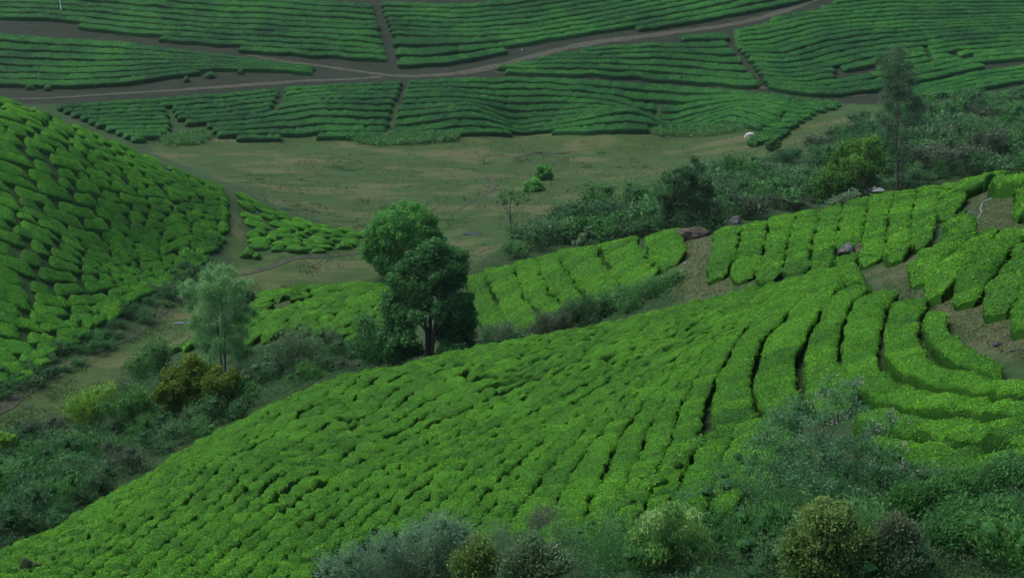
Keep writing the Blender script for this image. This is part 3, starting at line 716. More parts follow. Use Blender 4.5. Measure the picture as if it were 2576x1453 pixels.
def break_row(P, hw, poly, h0, lens, wr, hr, jit, skip, label, group, **kw):
    Q, s = resample(np.column_stack([P, hw]), .3)
    i = int(rs.integers(0, 5))
    while i < len(Q) - 4:
        ln = int(rs.uniform(*lens) / .3)
        seg = Q[i:i + ln]; i += ln + (1 if rs.random() < skip else 0)
        if len(seg) < 4: break
        m = seg[len(seg) // 2]
        u, v = project(m[0], m[1], G(m[0], m[1]) + h0 * .9)
        if not in_poly(u, v, poly): continue
        mb = MB()
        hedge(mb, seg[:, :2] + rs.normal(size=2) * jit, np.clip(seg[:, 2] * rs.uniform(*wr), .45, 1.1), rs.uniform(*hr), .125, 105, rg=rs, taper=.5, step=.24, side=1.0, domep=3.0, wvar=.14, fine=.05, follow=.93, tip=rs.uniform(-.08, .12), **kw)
        pool.append((len(seg) * .3 * m[2] / m[1] ** 2, mb, label, group))
gsp = [guide(g, 1.1) for g in GS]
for (P, hw) in loft([outward(gsp[0], gsp[1], 3.2)] + gsp, 1.36, q=.72):
    break_row(P, hw, PS, 1.1, (2.0, 5.4), (.90, 1.05), (.52, .68), .08, .6, 'rounded old tea bush among the many covering the steep spur at left', 'old tea bushes on the spur', lump=1.7, gap=.25, bump=.07)
# low tongue at the foot of the spur
GT = [
    [(596, 474), (650, 501), (720, 531), (800, 553), (915, 575)],
    [(606, 520), (660, 535), (740, 560), (820, 575), (912, 588)],
    [(610, 565), (680, 580), (760, 590), (840, 595), (905, 600)],
    [(612, 610), (680, 616), (750, 622), (820, 618), (880, 612)],
]
PT = [(600, 474), (650, 499), (720, 529), (800, 550), (915, 572), (912, 592), (870, 612), (800, 618), (740, 626), (650, 614), (612, 596), (608, 540)]
for (P, hw) in loft([guide(g, .9) for g in GT], 1.45):
    break_row(P, hw, PT, .9, (1.6, 4.6), (.90, 1.02), (.45, .62), .08, .5, 'flat topped tea bush on the low tongue of tea between spur path and meadow', 'tea bushes on the low tongue', lump=1.5, gap=.4, bump=.14)
pool.sort(key=lambda q: -q[0])
NB = 262
rest = MB()
for i, (sz, mb, lab, grp) in enumerate(pool):
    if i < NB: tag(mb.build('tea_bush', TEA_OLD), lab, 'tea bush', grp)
    else:
        V = np.concatenate(mb.V); F = np.concatenate(mb.F)
        rest.V.append(V); rest.F.append(F + rest.n); rest.n += len(V); rest.T += mb.T; rest.S += mb.S; rest.M += mb.M
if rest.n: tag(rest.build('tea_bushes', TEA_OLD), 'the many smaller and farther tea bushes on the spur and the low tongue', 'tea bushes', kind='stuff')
print('bushes', len(pool))
# bushes standing alone
for (u, v, w, lab) in [
    (530, 196, 27, 'small round tea bush alone on the brown bank, largest of the bank bushes'), (606, 187, 17, 'tiny tea bush alone on the bank, right of the largest bank bush'),
    (470, 207, 16, 'tiny dark tea bush on the bank, left of the largest bank bush'), (76, 226, 26, 'flat tea bush at the foot of the wedge field, nearer the picture edge'),
    (122, 228, 22, 'flat tea bush at the foot of the wedge field, second from the edge'), (1131, 165, 16, 'small tea bush alone on the bank beneath the far furrow field')]:
    bush(u, v, w, lab, mat=TEA_FAR, h=1.0, ratio=.9)
for (u, v, w, h, lab) in [
    (622, 648, 38, .9, 'rounded tea bush at the bottom of the spur path'), (648, 652, 24, .7, 'small tea bush just right of the one ending the spur path'), (305, 752, 26, .9, 'lone tea bush on stalks below the spur'),
    (245, 800, 26, .8, 'small lone tea bush on the scrubby foot of the spur'), (470, 655, 40, .8, 'low tea bush at the bare bank under the spur')]:
    bush(u, v, w, lab, mat=TEA_OLD, h=h, ratio=.9)
for (u, v, w, h, lab) in [
    (1740, 1165, 130, .8, 'broad tea bush right of the dark gap low on the near slope'), (1840, 1130, 110, .75, 'tea bush under the lower end of the clear rows'), (1690, 1215, 95, .8, 'rounded tea bush beside the trodden gap'),
    (1830, 1235, 120, .8, 'tea bush left of the grey flowering shrub'), (1640, 1270, 130, .85, 'round tea bush below the trodden gap'), (1555, 1320, 130, .8, 'tea bush above the drooping yellow tree'),
    (1785, 1305, 70, .7, 'small tea bush between drooping tree and brown gap'), (1745, 1250, 80, .7, 'small round tea bush at the edge of the brown gap'), (1420, 1325, 120, .75, 'tea bush above the grey olive shrub'), (1270, 1330, 110, .75, 'tea bush over the feathery grey shrub'),
    (1180, 1320, 90, .7, 'yellowish tea bush at the bottom edge of the slope'), (900, 1395, 110, .75, 'tea bush at the shoulder of the feathery grey shrub'), (800, 1440, 120, .75, 'tea bush by the bottom edge, left of the grey shrub'), (1010, 1360, 70, .6, 'low tea bush in the dip above the grey shrub'),
    (1935, 1090, 60, .7, 'tea bush tucked behind the grey flowering shrub'), (440, 890, 46, .7, 'tea bush at the low end of the knoll'), (480, 880, 50, .7, 'second tea bush at the low end of the knoll, nearer the feathery tree'), (395, 905, 36, .6, 'small tea bush outermost on the knoll')]:
    bush(u, v, w, lab, h=h, ratio=.8, ang=rs.uniform(-.5, .5))
# ------------------------------------------------------------------ plant materials
def pm(name, a, b, c, **k):
    return leaf_mat(name, [(0, a), (.5, b), (1, c)], **{**dict(trans=.38, rough=.65, spec=.1), **k})
LF_DARK = pm('leaf_dark', (.016, .062, .024), (.040, .130, .038), (.110, .250, .052))
LF_ROUND = pm('leaf_round', (.028, .110, .024), (.066, .230, .040), (.130, .350, .055))
LF_FEATHER = pm('leaf_feather', (.042, .140, .040), (.095, .250, .070), (.240, .390, .180))
LF_GOLD = pm('leaf_gold', (.028, .066, .010), (.070, .140, .016), (.165, .200, .028))
LF_YELLOW = pm('leaf_yellow', (.022, .082, .014), (.054, .155, .020), (.130, .260, .040))
LF_THIN = pm('leaf_thin', (.026, .075, .034), (.055, .120, .050), (.135, .190, .095))
LF_GREY = pm('leaf_grey', (.034, .084, .034), (.072, .145, .058), (.150, .225, .110), obj=.25)
LF_TEAL = pm('leaf_teal', (.020, .082, .020), (.048, .148, .038), (.115, .235, .075), obj=.25)
LF_FLOWERING = pm('leaf_flowering', (.026, .084, .034), (.054, .145, .058), (.130, .240, .110))
LF_SOFT = pm('leaf_soft', (.040, .100, .048), (.084, .175, .088), (.165, .270, .150))
LF_MID = pm('leaf_mid', (.018, .075, .018), (.042, .140, .030), (.100, .215, .045), obj=.3)
LF_LIME = pm('leaf_lime', (.050, .140, .020), (.130, .290, .030), (.270, .420, .080))
LF_OLIVE = pm('leaf_olive', (.032, .084, .020), (.084, .165, .036), (.205, .265, .075))
LF_BROWN = pm('leaf_brown', (.026, .054, .026), (.056, .090, .046), (.125, .145, .090), obj=.2)
LF_RED = pm('leaf_red', (.026, .066, .028), (.058, .118, .052), (.170, .140, .070))
LF_DROOP = pm('leaf_droop', (.055, .150, .030), (.135, .285, .060), (.260, .400, .145))
LF_SCRUB = pm('leaf_scrub', (.016, .058, .020), (.036, .100, .034), (.086, .165, .060), obj=.3, patch=.5, patch_scale=.2)
BARK = rough_mat('bark', [(0, (.018, .016, .013)), (1, (.075, .066, .052))], scale=3, bump=.02, stretch=(1, 1, .25))
BARK_PALE = rough_mat('bark_pale', [(0, (.09, .085, .07)), (1, (.22, .20, .17))], scale=3)
PETAL = rough_mat('petal', [(0, (.14, .11, .12)), (1, (.26, .21, .22))], scale=9)
PETAL_YELLOW = rough_mat('petal_yellow', [(0, (.45, .26, .02)), (1, (.60, .38, .03))], scale=9)

def crown(mb, C, R, leaf, cover=1.3, aspect=.5, core=True, rg=rng, droop=None, shell=(.62, 1.08), up=.25, tip=0.0, tuft=0.0, toptint=0.0):
    """leaves spread through and over a set of ellipsoids"""
    C = np.asarray(C, float).reshape(-1, 3); R = np.asarray(R, float)
    if R.ndim == 1: R = np.stack([R, R, R * .85], 1)
    nb = len(C)
    if core and nb > 1:                                  # smaller clumps budding from every big one
        kids_c, kids_r = [], []
        for i in range(nb):
            for _ in range(4):
                d = unit(rg.normal(size=3) + np.array([0, -.1, .35])); f = rg.uniform(.36, .58)
                kids_c.append(C[i] + d * R[i] * rg.uniform(.8, 1.1)); kids_r.append(R[i] * f)
        C = np.vstack([C, kids_c]); R = np.vstack([R * .92, kids_r])
    age = rg.normal(size=len(C)) * .15
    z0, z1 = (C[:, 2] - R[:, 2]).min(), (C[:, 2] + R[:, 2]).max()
    for i in range(len(C)):
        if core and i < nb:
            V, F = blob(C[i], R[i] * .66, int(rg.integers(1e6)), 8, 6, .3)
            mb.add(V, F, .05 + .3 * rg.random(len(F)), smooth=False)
        n = int(1.7 * cover * 4 * math.pi * R[i, 0] * R[i, 2] / (leaf * leaf * aspect * .5) * .55)
        d = unit(rg.normal(size=(n, 3)) + np.array([0, 0, up]))
        lump = 1 + .22 * vnoise(d[:, 0] * 2.2 + i * 3.1, d[:, 1] * 2.2, d[:, 2] * 2.2, seed=31 + i) + .12 * vnoise(d[:, 0] * 5 + i, d[:, 1] * 5, d[:, 2] * 5, seed=57 + i)
        rr = rg.uniform(shell[0], shell[1], (n, 1)) ** .6 * lump[:, None]
        P = C[i] + d * R[i] * rr
        # drop leaves buried inside other lumps
        keep = np.ones(n, bool)
        for j in range(len(C)):
            if j != i and R[j][0] > R[i][0] * .8: keep &= (((P - C[j]) / R[j]) ** 2).sum(1) > .30
        P, d = P[keep], d[keep]
        if not len(P): continue
        if tuft:
            q = np.round(P / tuft) * tuft
            P = P + (q - P) * .45
        nrm = unit(d * .7 + rg.normal(size=P.shape) * .65 + np.array([0, 0, .25]))
        sz = leaf * rg.uniform(.6, 1.4, len(P))
        t = np.clip(.12 + .62 * rg.random(len(P)) ** 1.2 + age[i] + tip + toptint * ((P[:, 2] - z0) / (z1 - z0) - .5), 0, 1)  # toptint raises the tint towards the crown top
        V, F = leaves(P, nrm, sz, aspect, rg, droop)
        mb.add(V, F, t)

def spray(mb, base, C, R, leaf, n, rg=rng, aspect=.3, per=14, start=.45, stem=.0, tip=0.0, up=.3, jit=.8, toptint=.2, lift=.12, local=False):
    """leafy shoots that rise from the base and fan out to the outside of the lumps; leaves sit along the outer part of each shoot"""
    C = np.asarray(C, float).reshape(-1, 3); R = np.asarray(R, float)
    if R.ndim == 1: R = np.stack([R, R, R * .85], 1)
    w = R[:, 0] ** 1.2; i = rg.choice(len(C), n, p=w / w.sum())
    d = unit(rg.normal(size=(n, 3)) + np.array([0, 0, up]))
    end = C[i] + d * R[i] * rg.uniform(.75, 1.25, (n, 1))
    base = np.asarray(base, float); foot = C[i] if local else base + (end - base) * np.array([.5, .5, .12]) * rg.uniform(.3, 1, (n, 1))
    mid = foot * .45 + end * .55 + np.array([0, 0, 1]) * (lift * np.linalg.norm(end - foot, axis=1))[:, None]
    age = np.repeat(rg.normal(size=n) * .08, per)
    t = start + (1.04 - start) * rg.random((n, per)) ** .8
    T_ = t[..., None]
    P = foot[:, None] * (1 - T_) ** 2 + 2 * mid[:, None] * T_ * (1 - T_) + end[:, None] * T_ ** 2
    D_ = unit(2 * (1 - T_) * (mid - foot)[:, None] + 2 * T_ * (end - mid)[:, None])
    P = (P + rg.normal(size=P.shape) * leaf * jit).reshape(-1, 3); D_ = D_.reshape(-1, 3)
    nrm = unit(rg.normal(size=P.shape) + np.array([0, 0, .6])); nrm = unit(nrm - D_ * (nrm * D_).sum(1, keepdims=True) * .6)
    sz = leaf * rg.uniform(.6, 1.4, len(P))
    tt = D_ + rg.normal(size=P.shape) * .55; tt = unit(tt - nrm * (tt * nrm).sum(1, keepdims=True)); bb = np.cross(nrm, tt)
    V = np.empty((len(P), 4, 3)); s_ = sz[:, None]
    V[:, 0] = P - tt * s_ * .5; V[:, 1] = P + bb * s_ * aspect * .5; V[:, 2] = P + tt * s_ * .5; V[:, 3] = P - bb * s_ * aspect * .5
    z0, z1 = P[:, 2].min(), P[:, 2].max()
    tint = np.clip(.12 + .5 * rg.random(len(P)) + .22 * np.repeat(t.reshape(-1) * 0 + 1, 1) * (t.reshape(-1) - start) + age + tip + toptint * ((P[:, 2] - z0) / (z1 - z0 + .01) - .5), 0, 1)  # tint rises along each shoot and towards the plant top
    mb.add(V.reshape(-1, 3), np.arange(len(P) * 4).reshape(-1, 4), tint)
    if stem:
        for k in rg.choice(n, min(n, 26), replace=False):
            Q = np.array([foot[k], mid[k] * .5 + foot[k] * .5, mid[k], end[k]]); V, F = tube(Q, stem * np.array([1, .8, .55, .2]), 4); mb.add(V, F, .1, mat=1)

def px_blobs(D, blobs, rg, depth=.7):
    """lumps seen at (u, v) with radius r pixels, spread in depth about D metres"""
    C, R = [], []
    us = np.array([b[0] for b in blobs], float)
    half = (us.max() - us.min()) / 2 / FPX * D
    mid = (us.max() + us.min()) / 2
    for (u, v, r) in blobs:
        edge = 1 - min(1, abs(u - mid) / FPX * D / max(half, .1)) ** 2
        off = rg.uniform(-1, 1) * half * depth * math.sqrt(edge)
        x, y, z = at_dist(u, v, D + off)
        C.append((x, y, z)); R.append(1.1 * r / FPX * (D + off))
    return np.array(C), np.array(R)

def limbs(mb, base, C, R, rg, r0, split=.35, n=None, sides=6, sway=.05):
    """trunk from base and limbs that reach into the lumps of the crown"""
    top = C[np.argmax(C[:, 2])]
    H = top[2] - base[2]
    ks = np.linspace(0, 1, 8)
    path = np.array([base + (top - base) * np.array([k ** 1.3, k ** 1.3, k]) + rg.normal(size=3) * sway * H * .3 * np.sin(k * 3.1) for k in ks])
    V, F = tube(path, r0 * (1 - .85 * ks), sides); mb.add(V, F, .5, smooth=True)
    idx = np.arange(len(C)) if n is None else rg.choice(len(C), min(n, len(C)), replace=False)
    for i in idx:
        k = split + (1 - split) * rg.uniform(0, .6) * np.clip((C[i, 2] - base[2]) / H, 0, 1)
        s = np.array([np.interp(k, ks, path[:, q]) for q in range(3)])
        e = C[i]
        m = (s + e) / 2 + np.array([0, 0, -.06 * H]) * rg.uniform(-.4, 1) + rg.normal(size=3) * .03 * H
        pts = np.array([s, s * .55 + m * .45, m, m * .4 + e * .6, e]); rr = r0 * (1 - .8 * k) * .5
        V, F = tube(pts, rr * np.array([1, .8, .6, .4, .2]), 5); mb.add(V, F, .5, smooth=True)

def tree(name, label, D, u0, blobs, mat, leaf, cover=1.3, aspect=.5, r0=.2, group=None, core=True, seed=1, cat='tree', trunks=None, bark=None, depth=.7, nl=None, crown_name='crown', split=.35, sprays=0, fat=1.0, fringe=0, slocal=False, **kw):
    rg = np.random.default_rng(seed)
    x0 = (u0 - PW / 2) / FPX * D * 1.0
    dx, dy, dz = ray(u0, 700); x0 = float(dx / dy * D)
    z0 = float(G(x0, D)); base = np.array([x0, D, z0])
    C, R = px_blobs(D, blobs, rg, depth)
    C[:, 2] = np.maximum(C[:, 2], G(C[:, 0], C[:, 1]) + R * .45)
    root = thing(name, label, cat, base, group)
    C0 = C - base
    if trunks is None:
        mb = MB(); limbs(mb, np.array([0, 0, -.15]), C0, R, rg, r0, split=split, n=nl)
        mb.build('trunk', bark or BARK, root)
    else:
        for tr in trunks:
            P = np.array([at_dist(u, v, D + (q[0] if q else 0)) for (u, v, *q) in tr], float) - base
            lowest = P[0].copy(); lowest[2] = float(G(P[0][0] + base[0], P[0][1] + base[1]) - base[2]) - .15
            if lowest[2] < P[0][2]: P = np.vstack([lowest, P])
            Q, s = resample(P, max(.25, np.linalg.norm(P[-1] - P[0]) / 14)); Q = smooth(Q, 2)
            mb = MB(); V, F = tube(Q, r0 * (1 - .75 * s / s[-1]), 7); mb.add(V, F, .5, smooth=True)
            near = np.argsort(np.linalg.norm(C0 - Q[len(Q) * 2 // 3], axis=1))[:nl or 9]
            for i in near:
                k = int(len(Q) * rg.uniform(.35, .9)); s0 = Q[k]
                if C0[i, 2] < s0[2] - .5: k = max(1, int(k * .5)); s0 = Q[k]
                m = (s0 + C0[i]) / 2 + rg.normal(size=3) * .12
                V, F = tube(np.array([s0, m, C0[i]]), r0 * (1 - .75 * k / len(Q)) * .45 * np.array([1, .6, .25]), 5); mb.add(V, F, .5, smooth=True)
            mb.build('trunk', bark or BARK, root)
    mb = MB()
    if sprays:
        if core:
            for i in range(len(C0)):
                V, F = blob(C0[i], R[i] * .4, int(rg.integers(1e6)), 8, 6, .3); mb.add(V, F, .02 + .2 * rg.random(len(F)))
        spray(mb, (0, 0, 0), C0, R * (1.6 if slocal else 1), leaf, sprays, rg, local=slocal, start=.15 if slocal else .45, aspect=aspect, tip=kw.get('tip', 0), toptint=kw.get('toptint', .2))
    else:
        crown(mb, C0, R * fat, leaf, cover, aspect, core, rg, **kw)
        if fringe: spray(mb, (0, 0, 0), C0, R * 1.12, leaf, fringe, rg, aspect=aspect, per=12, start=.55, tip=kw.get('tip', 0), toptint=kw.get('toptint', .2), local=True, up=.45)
    mb.build(crown_name, mat, root)
    return root, C0, R

T = tree
T('tree', 'tall dark green tree with several stems rising above the crest of the near slope', 84, 1082,
  [(1082, 629, 25), (1107, 632, 22), (1138, 646, 22), (1045, 654, 22), (1161, 643, 18), (1017, 677, 22), (1068, 677, 30), (1113, 682, 30), (1152, 677, 25), (995, 710, 20), (1034, 716, 28), (1082, 722, 30), (1124, 722, 26), (1150, 710, 20), (987, 744, 20), (1020, 750, 24), (1138, 758, 24), (1163, 764, 22), (1057, 772, 26), (1012, 795, 24), (1052, 800, 18), (985, 820, 24), (1026, 820, 22), (1152, 800, 28), (1177, 820, 20), (1130, 815, 18), (1142, 862, 26), (1169, 854, 24), (1150, 885, 20), (1128, 868, 16), (1000, 860, 22), (1030, 850, 18), (1015, 890, 18), (1165, 890, 18), (1105, 780, 22), (1185, 850, 16), (1060, 745, 24), (985, 850, 24), (1045, 880, 20), (1120, 890, 20), (1185, 875, 20), (1000, 890, 20), (1110, 840, 20), (1180, 790, 20), (975, 780, 22)],
  LF_DARK, .16, cover=1.0, r0=.17, seed=3, depth=.75, tip=-.02, toptint=.25, shell=(.5, 1.2), fat=1.08, fringe=1100,
  trunks=[[(1076, 896), (1074, 829), (1065, 790), (1050, 720)], [(1085, 893), (1093, 820), (1113, 750), (1126, 700)], [(1079, 895, .5), (1082, 840, .6), (1084, 740, .4), (1085, 650)]])
T('shrub', 'dark leafy shrub leaning on the left side of the tall dark tree', 85, 950, [(927, 829, 28), (955, 848, 30), (912, 806, 18), (992, 871, 24), (933, 877, 28), (965, 885, 24), (900, 870, 20), (1010, 880, 18)], LF_DARK, .16, cover=1.1, r0=.06, seed=4, sprays=600, cat='shrub', tip=.02, toptint=.2)
T('tree', 'broad round bright green tree at the edge of the meadow', 149, 985,
  [(1020, 524, 18), (984, 541, 26), (1045, 541, 28), (961, 561, 28), (1012, 561, 34), (1068, 561, 32), (940, 589, 24), (978, 589, 32), (1031, 595, 34), (1082, 592, 32), (1098, 609, 22), (930, 623, 22), (961, 620, 28), (998, 615, 30), (920, 640, 15), (938, 652, 18), (969, 654, 28), (1000, 643, 24), (1051, 623, 28), (1088, 623, 24), (967, 677, 22), (992, 677, 20), (1030, 650, 24), (1060, 650, 22)],
  LF_ROUND, .22, cover=1.1, r0=.26, seed=5, depth=.8, toptint=.15, fat=.84, fringe=900)
T('tree', 'airy pale green feathery tree with two thin dark trunks', 96, 562,
  [(532, 671, 10), (555, 675, 12), (577, 679, 11), (522, 688, 13), (546, 688, 18), (569, 692, 16), (590, 688, 10), (517, 706, 16), (538, 708, 18), (565, 712, 18), (478, 712, 11), (458, 720, 10), (629, 712, 8), (608, 712, 12), (487, 729, 17), (468, 743, 15), (513, 727, 18), (538, 729, 20), (565, 735, 20), (594, 729, 16), (493, 747, 16), (526, 756, 20), (553, 760, 22), (584, 756, 20), (604, 756, 16), (478, 776, 13), (507, 785, 18), (536, 783, 18), (565, 785, 18), (594, 783, 18), (623, 780, 14), (639, 791, 11), (493, 803, 15), (522, 811, 18), (565, 813, 18), (600, 807, 19), (619, 807, 13), (511, 834, 19), (538, 834, 16), (575, 834, 18), (604, 834, 15), (526, 857, 17), (546, 863, 15), (580, 857, 16), (600, 853, 13), (522, 880, 14), (538, 890, 12), (580, 880, 12), (510, 868, 17), (595, 872, 16), (530, 905, 13), (600, 897, 13), (567, 884, 15), (500, 850, 15), (615, 845, 15), (485, 820, 13)],
  LF_FEATHER, .15, cover=.5, aspect=.24, core=False, r0=.10, seed=6, depth=.9, shell=(.1, 1.15), toptint=.35, fringe=1700,
  trunks=[[(566, 927), (565, 851), (563, 793), (553, 725), (550, 690)], [(557, 917), (551, 851), (546, 803), (548, 735), (540, 700)]])
T('tree', 'bushy golden olive tree with a reddish top', 84, 500,
  [(480, 917, 24), (440, 945, 26), (520, 942, 28), (570, 962, 24), (420, 985, 24), (480, 980, 36), (545, 990, 34), (595, 997, 18), (440, 1025, 26), (500, 1030, 30), (560, 1030, 22), (408, 1042, 14), (530, 960, 26), (455, 960, 26), (505, 955, 30), (512, 1005, 34), (470, 1010, 30), (550, 1010, 28)],
  LF_GOLD, .15, fringe=500, fat=1.12, cover=1.1, r0=.14, seed=7, depth=.4, toptint=.45, tip=-.06)
T('tree', 'tall thin sparse tree standing high above the scrub', 186, 2256,
  [(2262, 125, 13), (2245, 141, 17), (2217, 144, 10), (2270, 139, 12), (2223, 163, 15), (2256, 166, 21), (2208, 155, 9), (2284, 166, 13), (2289, 191, 17), (2256, 194, 23), (2231, 194, 15), (2295, 211, 13), (2267, 219, 21), (2240, 222, 17), (2225, 241, 13), (2256, 247, 17), (2278, 241, 17), (2304, 252, 13), (2315, 274, 16), (2292, 274, 17), (2234, 269, 13), (2214, 291, 12), (2230, 308, 13), (2287, 302, 15), (2310, 302, 13), (2278, 338, 13), (2236, 344, 13), (2278, 380, 12), (2242, 380, 11), (2270, 402, 11), (2258, 290, 12)],
  LF_THIN, .22, cover=.45, aspect=.4, core=False, r0=.15, seed=8, depth=.9, shell=(.1, 1.15), toptint=.1, fringe=900,
  trunks=[[(2256, 480), (2255, 405), (2256, 322), (2259, 253), (2262, 150)], [(2259, 420, .2), (2266, 360, .4), (2279, 320, .6), (2287, 285, .5)]])
T('tree', 'rounded yellow green tree in front of the tall thin tree', 168, 2150,
  [(2159, 366, 20), (2190, 363, 21), (2137, 377, 21), (2123, 396, 23), (2157, 391, 29), (2190, 388, 27), (2209, 396, 18), (2109, 416, 21), (2143, 421, 29), (2179, 418, 29), (2206, 421, 21), (2084, 441, 22), (2123, 446, 27), (2162, 446, 27), (2060, 463, 19), (2085, 468, 23), (2123, 471, 23), (2184, 460, 21), (2068, 488, 19), (2104, 488, 19), (2150, 480, 20)],
  LF_YELLOW, .24, fringe=500, fat=.92, cover=1.1, r0=.25, seed=9, depth=.8, toptint=.4)
T('tree', 'dark dense tree hung with creepers behind the middle slope', 150, 1735,
  [(1746, 402, 9), (1722, 430, 15), (1760, 424, 12), (1775, 455, 14), (1668, 500, 16), (1702, 457, 24), (1745, 452, 26), (1692, 497, 24), (1730, 502, 29), (1772, 484, 22), (1682, 537, 23), (1725, 547, 29), (1772, 532, 25), (1806, 525, 22), (1664, 562, 17), (1700, 580, 22), (1750, 575, 24)],
  LF_SCRUB, .22, fringe=900, cover=.8, r0=.2, seed=10, depth=.6, tip=.06, shell=(.45, 1.2))
T('tree', 'small spindly tree with a flat open crown at the meadow edge', 168, 1286,
  [(1262, 492, 11), (1285, 484, 12), (1310, 490, 12), (1327, 502, 8), (1270, 510, 9), (1300, 512, 8), (1250, 505, 7), (1290, 500, 9)],
  LF_TEAL, .26, cover=.5, aspect=.4, core=False, r0=.10, seed=11, shell=(.1, 1.1), split=.3)
T('tree', 'small round dark green tree on the open meadow, the farther of two', 213, 1372, [(1366, 424, 10), (1358, 438, 11), (1376, 432, 11), (1384, 444, 9), (1368, 446, 11)], LF_ROUND, .28, cover=1.4, r0=.15, seed=12, toptint=.3)
T('tree', 'small round dark green tree on the open meadow, the nearer of two', 201, 1342, [(1346, 456, 12), (1334, 467, 13), (1352, 472, 12), (1324, 479, 9), (1340, 483, 11), (1360, 482, 8)], LF_ROUND, .28, cover=1.4, r0=.16, seed=13, toptint=.3)
T('shrub', 'pale grey cone shaped shrub peeping over the middle slope', 112, 1480, [(1483, 574, 7), (1479, 586, 11), (1494, 591, 9), (1466, 602, 13), (1489, 606, 15), (1452, 614, 9), (1475, 618, 13)], LF_GREY, .17, cover=1.2, r0=.06, seed=14, cat='shrub', tip=.12)
# gully shrubs
T('shrub', 'long grey green shrub in the gully below the bare clearing', 76.5, 1640, [(1560, 742, 23), (1610, 732, 26), (1660, 730, 28), (1700, 748, 22), (1640, 760, 32), (1580, 770, 28), (1690, 768, 18)], LF_TEAL, .13, cover=1.15, aspect=.35, r0=.05, seed=15, sprays=700, cat='shrub', droop=((0, 0, 1), .4))
T('shrub', 'dark grey green shrub in the gully, second from the bare clearing', 78, 1490, [(1440, 772, 23), (1480, 757, 23), (1520, 760, 26), (1500, 790, 32), (1450, 800, 28), (1540, 790, 28)], LF_SCRUB, .13, cover=1.15, aspect=.35, r0=.05, seed=16, sprays=600, cat='shrub', tip=-.05)
T('shrub', 'brownish grey shrub in the gully, third from the bare clearing', 78, 1390, [(1370, 802, 23), (1410, 800, 23), (1380, 830, 28), (1430, 830, 28), (1350, 837, 23)], LF_BROWN, .13, cover=1.1, aspect=.35, r0=.05, seed=17, sprays=520, cat='shrub', tip=.05)
T('shrub', 'low grey green shrub in the gully nearest the tall dark tree', 79, 1265, [(1230, 832, 18), (1270, 827, 20), (1300, 842, 20), (1250, 855, 18), (1215, 850, 14)], LF_GREY, .13, cover=1.1, aspect=.35, r0=.05, seed=18, sprays=380, cat='shrub', tip=-.1)
# plants of the near edge
T('shrub', 'wide soft feathery blue grey shrub at the bottom edge', 31.5, 1030, [(1110, 1322, 40), (1050, 1347, 38), (1160, 1340, 36), (960, 1372, 42), (880, 1402, 40), (1000, 1410, 55), (1100, 1390, 55), (1190, 1380, 40), (820, 1430, 34), (900, 1452, 48), (1080, 1450, 58), (1180, 1440, 48)], LF_SOFT, .10, cover=1.25, aspect=.16, r0=.04, seed=19, sprays=2600, cat='shrub', depth=.4, droop=((.3, .2, 1), .45), tip=.16)
T('shrub', 'olive green shrub between the feathery grey shrub and the pinkish grey one', 29.5, 1200, [(1205, 1372, 26), (1162, 1412, 28), (1232, 1402, 28), (1190, 1442, 36)], LF_OLIVE, .065, cover=1.25, r0=.04, seed=20, sprays=900, cat='shrub')
T('shrub', 'grey shrub with a pinkish bloom at the bottom edge', 29, 1340, [(1340, 1352, 17), (1320, 1387, 32), (1380, 1387, 28), (1280, 1412, 28), (1350, 1430, 42), (1420, 1412, 28), (1290, 1450, 28)], LF_GREY, .06, cover=1.25, r0=.04, seed=21, sprays=1100, cat='shrub', tip=.16)
T('tree', 'small yellow green drooping tree at the bottom edge', 27.5, 1692, [(1690, 1290, 26), (1740, 1302, 22), (1640, 1312, 26), (1604, 1350, 22), (1680, 1340, 32), (1748, 1345, 27), (1766, 1380, 22), (1596, 1390, 17), (1650, 1390, 27), (1720, 1388, 27), (1690, 1420, 24), (1772, 1412, 17)], LF_DROOP, .10, fat=1.3, cover=.9, aspect=.22, core=False, r0=.055, seed=22, depth=.7, droop=((0, 0, -1), .62), bark=BARK_PALE, toptint=.25, shell=(.2, 1.1))
T('tree', 'dense olive tree with rounded clumps at the bottom edge', 25, 2080, [(2076, 1280, 32), (2120, 1288, 27), (2044, 1306, 32), (2096, 1314, 36), (2136, 1318, 23), (2018, 1346, 36), (2064, 1354, 38), (2124, 1358, 38), (2174, 1362, 29), (1988, 1382, 31), (2044, 1394, 42), (2104, 1406, 42), (2172, 1402, 31), (2006, 1432, 38), (2084, 1444, 40)], LF_OLIVE, .062, fringe=700, fat=.82, cover=1.2, aspect=.45, r0=.08, seed=23, toptint=.3, tuft=.12)
T('shrub', 'grey green bush with rusty red tips beside the dense olive tree', 25, 2265, [(2252, 1308, 22), (2226, 1326, 22), (2276, 1330, 25), (2304, 1342, 19), (2246, 1366, 34), (2294, 1374, 32), (2228, 1396, 27), (2272, 1412, 40), (2312, 1402, 22), (2246, 1444, 32)], LF_RED, .06, cover=1.3, r0=.05, seed=24, sprays=1200, cat='shrub', toptint=.6, tip=-.08)
